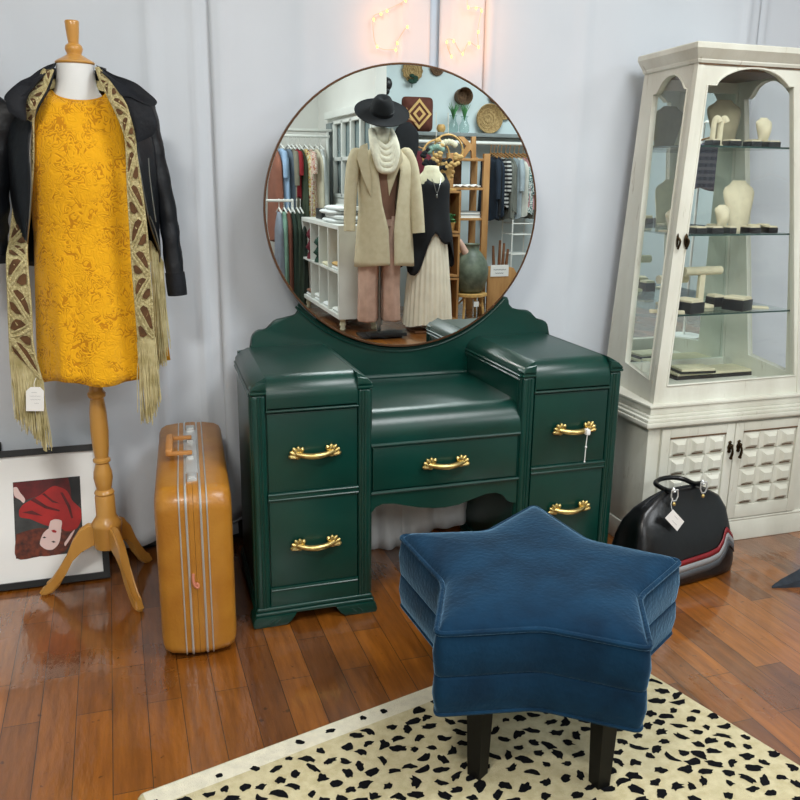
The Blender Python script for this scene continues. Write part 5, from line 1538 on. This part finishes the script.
# cushion, vases, baskets on and above the ledge
BV = 5.90
c0 = vm(417, 118, BV)
cu = thing('cushion', 'square brown cushion with tan diamond embroidery on the far ledge', 'cushion', (c0.x, c0.y, 1.735))
m = MB(); s = .16
m.loft([[(c0.x+s*k*math.copysign(abs(math.cos(a))**.22, math.cos(a)), c0.y+o, 1.735+s+s*k*math.copysign(abs(math.sin(a))**.22, math.sin(a))) for a in [2*PI*(j+.5)/40 for j in range(40)]] for k, o in ((.3, -.06), (.8, -.045), (1, 0), (.97, .02), (.6, .055), (.2, .065))]); m.build('cover', 'pillow', cu, ang=80)
m = MB(); yf = c0.y+.064
for r, w in ((.128, .03), (.066, .03)):
    o = [(r*math.cos(a), r*1.1*math.sin(a)) for a in (0, PI/2, PI, 3*PI/2)]; i_ = [(max(0, r-w)*math.cos(a), max(0, r-w)*1.1*math.sin(a)) for a in (0, PI/2, PI, 3*PI/2)]
    m.plate([(c0.x+a, yf-.003*(r > .1), 1.735+s+b) for a, b in o], [[(c0.x+a, yf-.003*(r > .1), 1.735+s+b) for a, b in i_]], (0, .006, 0))
m.build('diamond', 'pilgold', cu, flat=True)
for px_, hh, lb in ((453, .165, 'left one of two clear glass vases with green grass on the far ledge'), (464, .16, 'right one of two clear glass vases with green grass on the far ledge')):
    p = vm(px_, 131, 5.93); t = thing('glass_vase', lb, 'vase', (p.x, p.y, 1.735))
    m = MB(); m.lathe([(.035, 0), (.052, .02), (.05, .07), (.03, .11), (.028, hh-.02), (.04, hh)], (p.x, p.y, 1.7351), 20); m.build('vessel', 'clearglass', t)
    m = MB(); rnd = random.Random(px_)
    for k in range(22):
        a = rnd.uniform(0, 6.28); r = rnd.uniform(.02, .075); h2 = rnd.uniform(.10, .17); b0 = Vector((p.x, p.y, 1.735+hh-.04))
        m.tube([b0, b0+Vector((r*.4*math.cos(a), r*.4*math.sin(a), h2*.6)), b0+Vector((r*math.cos(a), r*math.sin(a), h2))], [.003, .005, .001], 4)
    o = m.build('grass', 'leaf', t); o['kind'] = 'stuff'
p = vm(441, 131, 5.93); m = MB(); m.lathe([(.03, 0), (.045, .03), (.04, .06), (.03, .075)], (p.x, p.y, 1.7351), 16); tag(m.build('small_pot', 'bamboo'), 'small tan pot left of the glass vases', 'pot')


def basket(px_, py_, r, dep, mt, label, wob=0, y=None):
    y = REARY if y is None else y; p = vm(px_, py_, 2*MY-y); t = thing('wall_basket', label, 'basket', (p.x, y, p.z), 'woven baskets on the far wall'); rnd = random.Random(px_)
    m = MB(); rg = []
    for rr, o in ((.02, .01), (.55, .012), (.8, .016), (.93, .02+dep*.5), (1, dep), (.96, dep+.006), (.88, dep-.006), (.72, .024), (.4, .02), (.02, .019)):
        rg.append([(p.x+r*rr*math.cos(a)*(1+wob*math.cos(a*12)*(rr > .8)), y+o+.002, p.z+r*rr*math.sin(a)*(1+wob*math.cos(a*12)*(rr > .8))) for a in [2*PI*j/48 for j in range(48)]])
    m.loft(rg, True, True); bd = m.build('bowl', mt, t, ang=60)
    m = MB()
    for k in range(4): m.tube([(p.x+r*(.25+.2*k)*math.cos(a), y+.026, p.z+r*(.25+.2*k)*math.sin(a)) for a in [2*PI*j/36 for j in range(38)]], .005, 5, False)
    m.build('coils', mt, bd); return t


basket(411.5, 71, .105, .03, 'straw', 'scalloped straw basket at the top of the mirror', .04)
basket(436.5, 68, .075, .02, 'strawdk', 'pale openwork basket second from the left along the mirror top')
basket(460.5, 97, .085, .12, 'strawdk', 'small deep brown basket in the middle of the far wall')
basket(487, 119, .145, .07, 'straw', 'large round straw basket standing above the ledge')
basket(503, 111, .09, .03, 'straw', 'straw plate basket cut by the right mirror edge')
basket(493, 97, .06, .03, 'strawdk', 'small brown basket above the large round one')
m = MB(); p = vm(412, 78, 6.05)
rnd = random.Random(2)
for k in range(9):
    a = rnd.uniform(0, 6.28); m.sphere(p+Vector((.03*math.cos(a), .03, .03*math.sin(a)-.01)), (.028, .012, .018), 8, 5)
m.tube([p, p+Vector((-.01, .03, -.09))], .004, 5); tag(m.build('leaf_sprig', 'bottle', ang=80), 'dark green leaf sprig hanging on the scalloped basket', 'plant')
sp = vm(387, 84, 5.9); m = MB(); m.sphere(vm(387, 84, 5.7), (.05, .05, .06)); m.sphere(vm(386.5, 91, 5.7), (.03, .04, .035)); m.tube([vm(387, 84, 5.7), Vector((vm(387, 84, 5.7).x, REARY, vm(387, 84, 5.7).z))], .012, 8); tag(m.build('wall_lamp', 'dark'), 'black round spot lamp beside the white pillar', 'lamp')

# wooden shelving with its things
UV = 5.45; uy = ry(UV)
xr = vm(485, 200, UV).x; xl_ = vm(451, 200, UV).x-.02
un = thing('wooden_shelving', 'open pine shelving with tall posts in the mirror', 'shelf', ((xl_+xr)/2, uy, 0))
for a, b in ((xr, uy), (xl_, uy), (xr, uy-.3), (xl_, uy-.3)):
    m = MB(); m.box(a-.032, a+.032, b-.02, b+.02, 0, 1.53 if b == uy else 1.50, .003); m.build('post', 'pine', un)
ZSH = [.62, .93, 1.215, 1.485]
for z in ZSH:
    m = MB(); m.box(xl_-.03, xr+.02, uy-.32, uy+.012, z-.022, z, .002); m.build('board', 'pine', un)
m = MB(); m.box((xl_+xr)/2-.05, (xl_+xr)/2+.06, uy-.325, uy-.31, .2, 1.48); m.build('back_slat', 'pinedark', un)
kx = vm(469, 145, UV-.03); K = [(478, 133), (478, 154.5), (473.5, 154.5), (473.5, 147.5), (472, 146), (466.5, 154.5), (460.5, 154.5), (468.5, 142.5), (459.5, 133), (465.5, 133), (473.5, 141.2), (473.5, 133)]
kz = [vm(a, b, UV-.02) for a, b in K]; dz = 1.487-min(p.z for p in kz)
m = MB(); m.prism([(p.x, p.z+dz) for p in kz], 'y', uy-.05, uy-.02, .002); tag(m.build('letter_ornament', 'pine'), 'wooden capital letter K standing on top of the pine shelving', 'letter')
cr0 = vm(452, 215, 5.2); bx = thing('wooden_crates', 'stacked pine crate boxes left of the pine shelving', 'crate', (cr0.x, ry(5.2), 0))
cxa, cxb = vm(444, 200, 5.2).x, vm(458, 200, 5.2).x
for z0, z1 in ((.0, .40), (.41, .80), (.81, 1.19)):
    m = MB()
    for q in ((cxa, cxa+.02, z0, z1), (cxb-.02, cxb, z0, z1)): m.box(q[0], q[1], ry(5.34), ry(5.12), q[2], q[3], .002)
    for q in (z0, z1-.02): m.box(cxa+.02, cxb-.02, ry(5.34), ry(5.12), q, q+.02, .002)
    m.box(cxa, cxb, ry(5.35), ry(5.34), z0, z1); m.build('crate', 'pine', bx, flat=True)
p = vm(452, 213, 5.18); pt = thing('potted_plant', 'small green plant in a tan pot in the pine crates', 'plant', (p.x, ry(5.2), .83))
m = MB(); m.lathe([(.04, 0), (.055, .07), (.05, .075)], (p.x-.01, ry(5.2), .831), 16); m.build('pot', 'bamboo', pt)
m = MB(); rnd = random.Random(9)
for k in range(40): a, r = rnd.uniform(0, 6.28), rnd.uniform(0, .07); m.sphere((p.x-.01+r*math.cos(a), ry(5.2)+r*math.sin(a), .93+rnd.uniform(-.03, .05)), (.018, .014, .008), 6, 4)
m.build('foliage', 'leaf', pt)
for i, (z, lb, mt) in enumerate(((.93, 'lower white book lying on the pine shelf beside the jar', 'formwhite'), (.962, 'upper grey book lying on the pine shelf beside the jar', 'greypaint'))):
    t = thing('book', lb, 'book', (xl_+.22, uy-.12, z)); q = xl_+.22
    m = MB(); m.box(q-.10, q+.12, uy-.2, uy-.02, z+.001, z+.005); m.box(q-.10, q+.12, uy-.2, uy-.02, z+.026, z+.03); m.build('cover', mt, t, flat=True)
    m = MB(); m.box(q-.095, q+.115, uy-.195, uy-.025, z+.005, z+.026); m.build('pages', 'paper', t, flat=True)
m = MB(); m.loft([[(xl_+.05+.28*i/12, uy-.22+.2*k, 1.2155+.018*math.sin(i*1.1)**2+.001+th_) for k, th_ in ((0, 0), (1, 0), (1, .012), (0, .012))] for i in range(13)]); tag(m.build('folded_cloth', 'paper', ang=180), 'wavy white cloth lying on the upper pine shelf', 'cloth')
# hoops (dreamcatchers) with small ornaments in front
for px_, py_, r, lb, mt in ((436, 155, .125, 'left cane hoop wreath with dark flowers', 'leaf2'), (448, 151, .14, 'right cane hoop wreath with cream tassels', 'suede')):
    p = vm(px_, py_, 5.05); t = thing('hoop_wreath', lb, 'wreath', p, 'cane hoop wreaths')
    m = MB(); m.tube([(p.x+r*math.cos(a), p.y, p.z+r*math.sin(a)) for a in [2*PI*j/40 for j in range(42)]], .009, 8, False); m.build('hoop', 'bamboo', t)
    m = MB(); rnd = random.Random(px_)
    for k in range(26): a, q = rnd.uniform(PI*.75, PI*1.9), rnd.uniform(.55, 1.15)*r; m.sphere((p.x+q*math.cos(a), p.y+.012, p.z+q*math.sin(a)), (.026, .01, .02), 7, 4)
    m.build('flowers', 'felt' if mt == 'leaf2' else 'pilgold', t, ang=80)
    m = MB()
    for k in range(6): a = PI*(.25+.12*k); m.sphere((p.x+r*.6*math.cos(a), p.y+.01, p.z+r*.55*math.sin(a)), (.03, .01, .028), 7, 4)
    m.build('leaves', mt, t, ang=80)
    m = MB(); m.tube([(p.x, p.y, p.z+r), (p.x, p.y-.02, 1.86)], .003, 5); m.build('cord', 'wire', t)
p = vm(444, 172, 5.12); m = MB(); m.lathe([(.065, 0), (.065, .012), (.02, .016)], (0, 0, 0), 24)
for k in range(12): m.sphere((.075*math.cos(k*PI/6), .075*math.sin(k*PI/6), .006), (.02, .02, .006), 6, 4)
for v in m.bm.verts: v.co = Matrix.Translation(p+Vector((.01, 0, 0))) @ Matrix.Rotation(R(-90), 4, 'X') @ v.co
m.box(p.x-.11, p.x+.13, p.y-.2, p.y-.012, 1.192, 1.21, .002); tag(m.build('sunflower_plaque', 'bamboo', ang=50), 'tan flower-shaped plaque on the crates behind the black top', 'ornament')
# jar on a cane stool
js = vm(471, 318, 5.3); jx, jy = vm(470, 290, 5.28).x, ry(5.28)
st = thing('cane_stool', 'round cane stool carrying the large grey green jar', 'stool', (jx, jy, 0))
m = MB(); m.lathe([(.15, .205), (.165, .21), (.165, .232), (.15, .238), (.01, .239)], (jx, jy, 0), 28); m.build('seat', 'bamboo', st)
for k in range(4):
    a = PI/4+k*PI/2; m = MB(); d = Vector((math.cos(a), math.sin(a), 0)); m.tube([Vector((jx, jy, 0))+d*.15, Vector((jx, jy, .21))+d*.12], .013, 8); m.build('leg', 'bamboo', st)
    b = a+PI/2; e = Vector((math.cos(b), math.sin(b), 0)); m = MB(); m.tube([Vector((jx, jy, .1))+d*.135, Vector((jx, jy, .2))+(d+e)*.05], .009, 6); m.build('brace', 'bamboo', st)
m = MB(); m.box(jx-.02, jx+.03, jy+.152, jy+.154, .12, .17); tag(m.build('price_tag', 'paper'), 'small white tag hanging on the cane stool', 'price tag')
m = MB(); m.lathe([(.10, 0), (.13, .03), (.165, .14), (.17, .22), (.15, .30), (.105, .37), (.075, .40), (.07, .44), (.085, .46), (.075, .462), (.06, .44)], (jx, jy, .2395), 32); tag(m.build('clay_jar', 'jar', ang=60), 'large grey green clay jar on the cane stool', 'jar')
p = vm(471, 258, 5.26); m = MB(); m.tube(smooth([vm(459, 240, 5.26), vm(464, 250, 5.25), vm(469, 257, 5.24), vm(477, 260, 5.24)], 4), [.02, .026, .03, .033, .035, .036, .036, .034, .034, .03, .03, .028, .02], 10); tag(m.build('draped_scarf', 'rose', ang=80), 'peach scarf draped over the neck of the clay jar', 'scarf')
# wood panel, sign, driftwood at the far right
a0, a1 = vm(487, 300, 5.3).x, vm(516, 300, 5.3).x; wp = ry(5.3)
m = MB(); m.prism([(a0, 0), (a1, 0), (a1, .40), (a1-.04, .46), (a1-.12, .48), (a0, .48)], 'y', wp-.03, wp, .004); tag(m.build('wooden_headboard', 'pine'), 'low wooden board with rounded corner behind the white sign', 'board')
s0 = vm(491.5, 277, 5.27); s1 = vm(510, 265, 5.27)
sg = thing('card_sign', 'white card sign on the low wooden board', 'sign', ((s0.x+s1.x)/2, wp+.01, s0.z)); m = MB(); m.box(s0.x, s1.x, wp+.001, wp+.005, s0.z, s1.z); m.build('card', 'paper', sg, flat=True)
m = MB()
for k, (u, v) in enumerate(((.15, .85), (.25, .7))): zz = s0.z+(s1.z-s0.z)*(.6-.3*k); m.tube([(s0.x+(s1.x-s0.x)*(u+(v-u)*i/12), wp+.0055, zz+.005*math.sin(i*2.2)) for i in range(13)], .0022, 4)
m.build('handwriting', 'ink', sg)
for k, (dx, h, tl) in enumerate(((-.05, .22, -.1), (-.01, .27, 0), (.02, .24, .06), (.05, .18, .12))):
    c = vm(500, 265, 5.4); m = MB(); b0 = Vector((c.x+dx, wp-.08-.02*k, .0)); m.tube([b0, b0+Vector((tl*.2, 0, .35)), b0+Vector((tl*.4, 0, .45+h))], [.02, .02, .012], 8)
    tag(m.build('driftwood_stick', 'pinedark'), ['shortest leaning', 'tallest upright', 'second tallest', 'rightmost leaning'][k]+' brown driftwood stick behind the white sign', 'driftwood', 'driftwood sticks')
wr = thing('wire_rack', 'white wire shelf rack at the right mirror edge', 'wire rack', (4.0, ry(5.7), 0)); x0, x1 = vm(512, 240, 5.7).x, vm(534, 240, 5.7).x
for z in (.55, .75, .86):
    m = MB()
    for k in range(4): m.tube([(x0, ry(5.7)-.08*k, z), (x1, ry(5.7)-.08*k, z)], .006, 6)
    for a in (x0+.01, x1-.01): m.tube([(a, ry(5.7), z), (a, ry(5.7)-.24, z)], .006, 6)
    m.build('wire_shelf', 'lamwhite', wr)
for a in (x0, x1):
    for b in (0, .24): m = MB(); m.tube([(a, ry(5.7)-b, 0), (a, ry(5.7)-b, .9)], .008, 6); m.build('upright', 'lamwhite', wr)

# things the cabinet's back mirror shows
vy = 2*.557+2.6
p1, p2 = py(712, 142, vy), py(712, 190, vy)
garment(p1.x, -2.6, p1.z+.05, p1.z-p2.z, .40, .12, 'plaid', 'purple plaid flannel shirt reflected in the display cabinet', 'shirt', None, 'x', 1.1, 90)
rk3 = thing('garment_stand', 'single post garment stand holding the plaid flannel shirt', 'clothes stand', (p1.x, -2.6, 0)); gz = p1.z+.05+.078
m = MB(); m.tube([(p1.x, -2.72, .02), (p1.x, -2.72, gz+.02), (p1.x, -2.69, gz+.035), (p1.x, -2.59, gz+.012)], .011, 10); m.build('post', 'lamwhite', rk3)
m = MB(); m.lathe([(.16, 0), (.16, .015), (.02, .022)], (p1.x, -2.72, 0), 28); m.build('base', 'lamwhite', rk3)

# ================================================================== light
def area(name, loc, size, energy, rgb=(1, 1, 1), target=None, sy=None):
    ld = bpy.data.lights.new(name, 'AREA'); ld.energy = energy; ld.color = rgb; ld.shape = 'RECTANGLE'; ld.size = size; ld.size_y = sy or size
    o = bpy.data.objects.new(name, ld); COL.objects.link(o); o.location = loc
    d = Vector(target)-Vector(loc) if target else Vector((0, 0, -1))
    o.rotation_euler = d.to_track_quat('-Z', 'Y').to_euler(); return o


area('ceiling_lamp_key', (-.9, -2.2, 2.85), .5, 50, (1, .96, .90), (0.2, .3, .8))
area('ceiling_lamp_mid', (1.3, -1.3, 2.88), 1.0, 48, (.95, .98, 1))
area('ceiling_lamp_rear', (3.2, -3.4, 2.88), 1.4, 70, (.92, .97, 1))
area('ceiling_lamp_left', (.2, -4.9, 2.88), 1.4, 66, (.95, .98, 1))
w = bpy.data.worlds.new('world'); SC.world = w; w.use_nodes = True
w.node_tree.nodes['Background'].inputs[0].default_value = (.75, .85, 1, 1); w.node_tree.nodes['Background'].inputs[1].default_value = .3
SC.view_settings.view_transform = 'Standard'; SC.view_settings.look = 'None'; SC.view_settings.exposure = 0.2; SC.view_settings.gamma = 1
SC.view_settings.use_curve_mapping = False
SC.cycles.max_bounces = 10; SC.cycles.transparent_max_bounces = 16
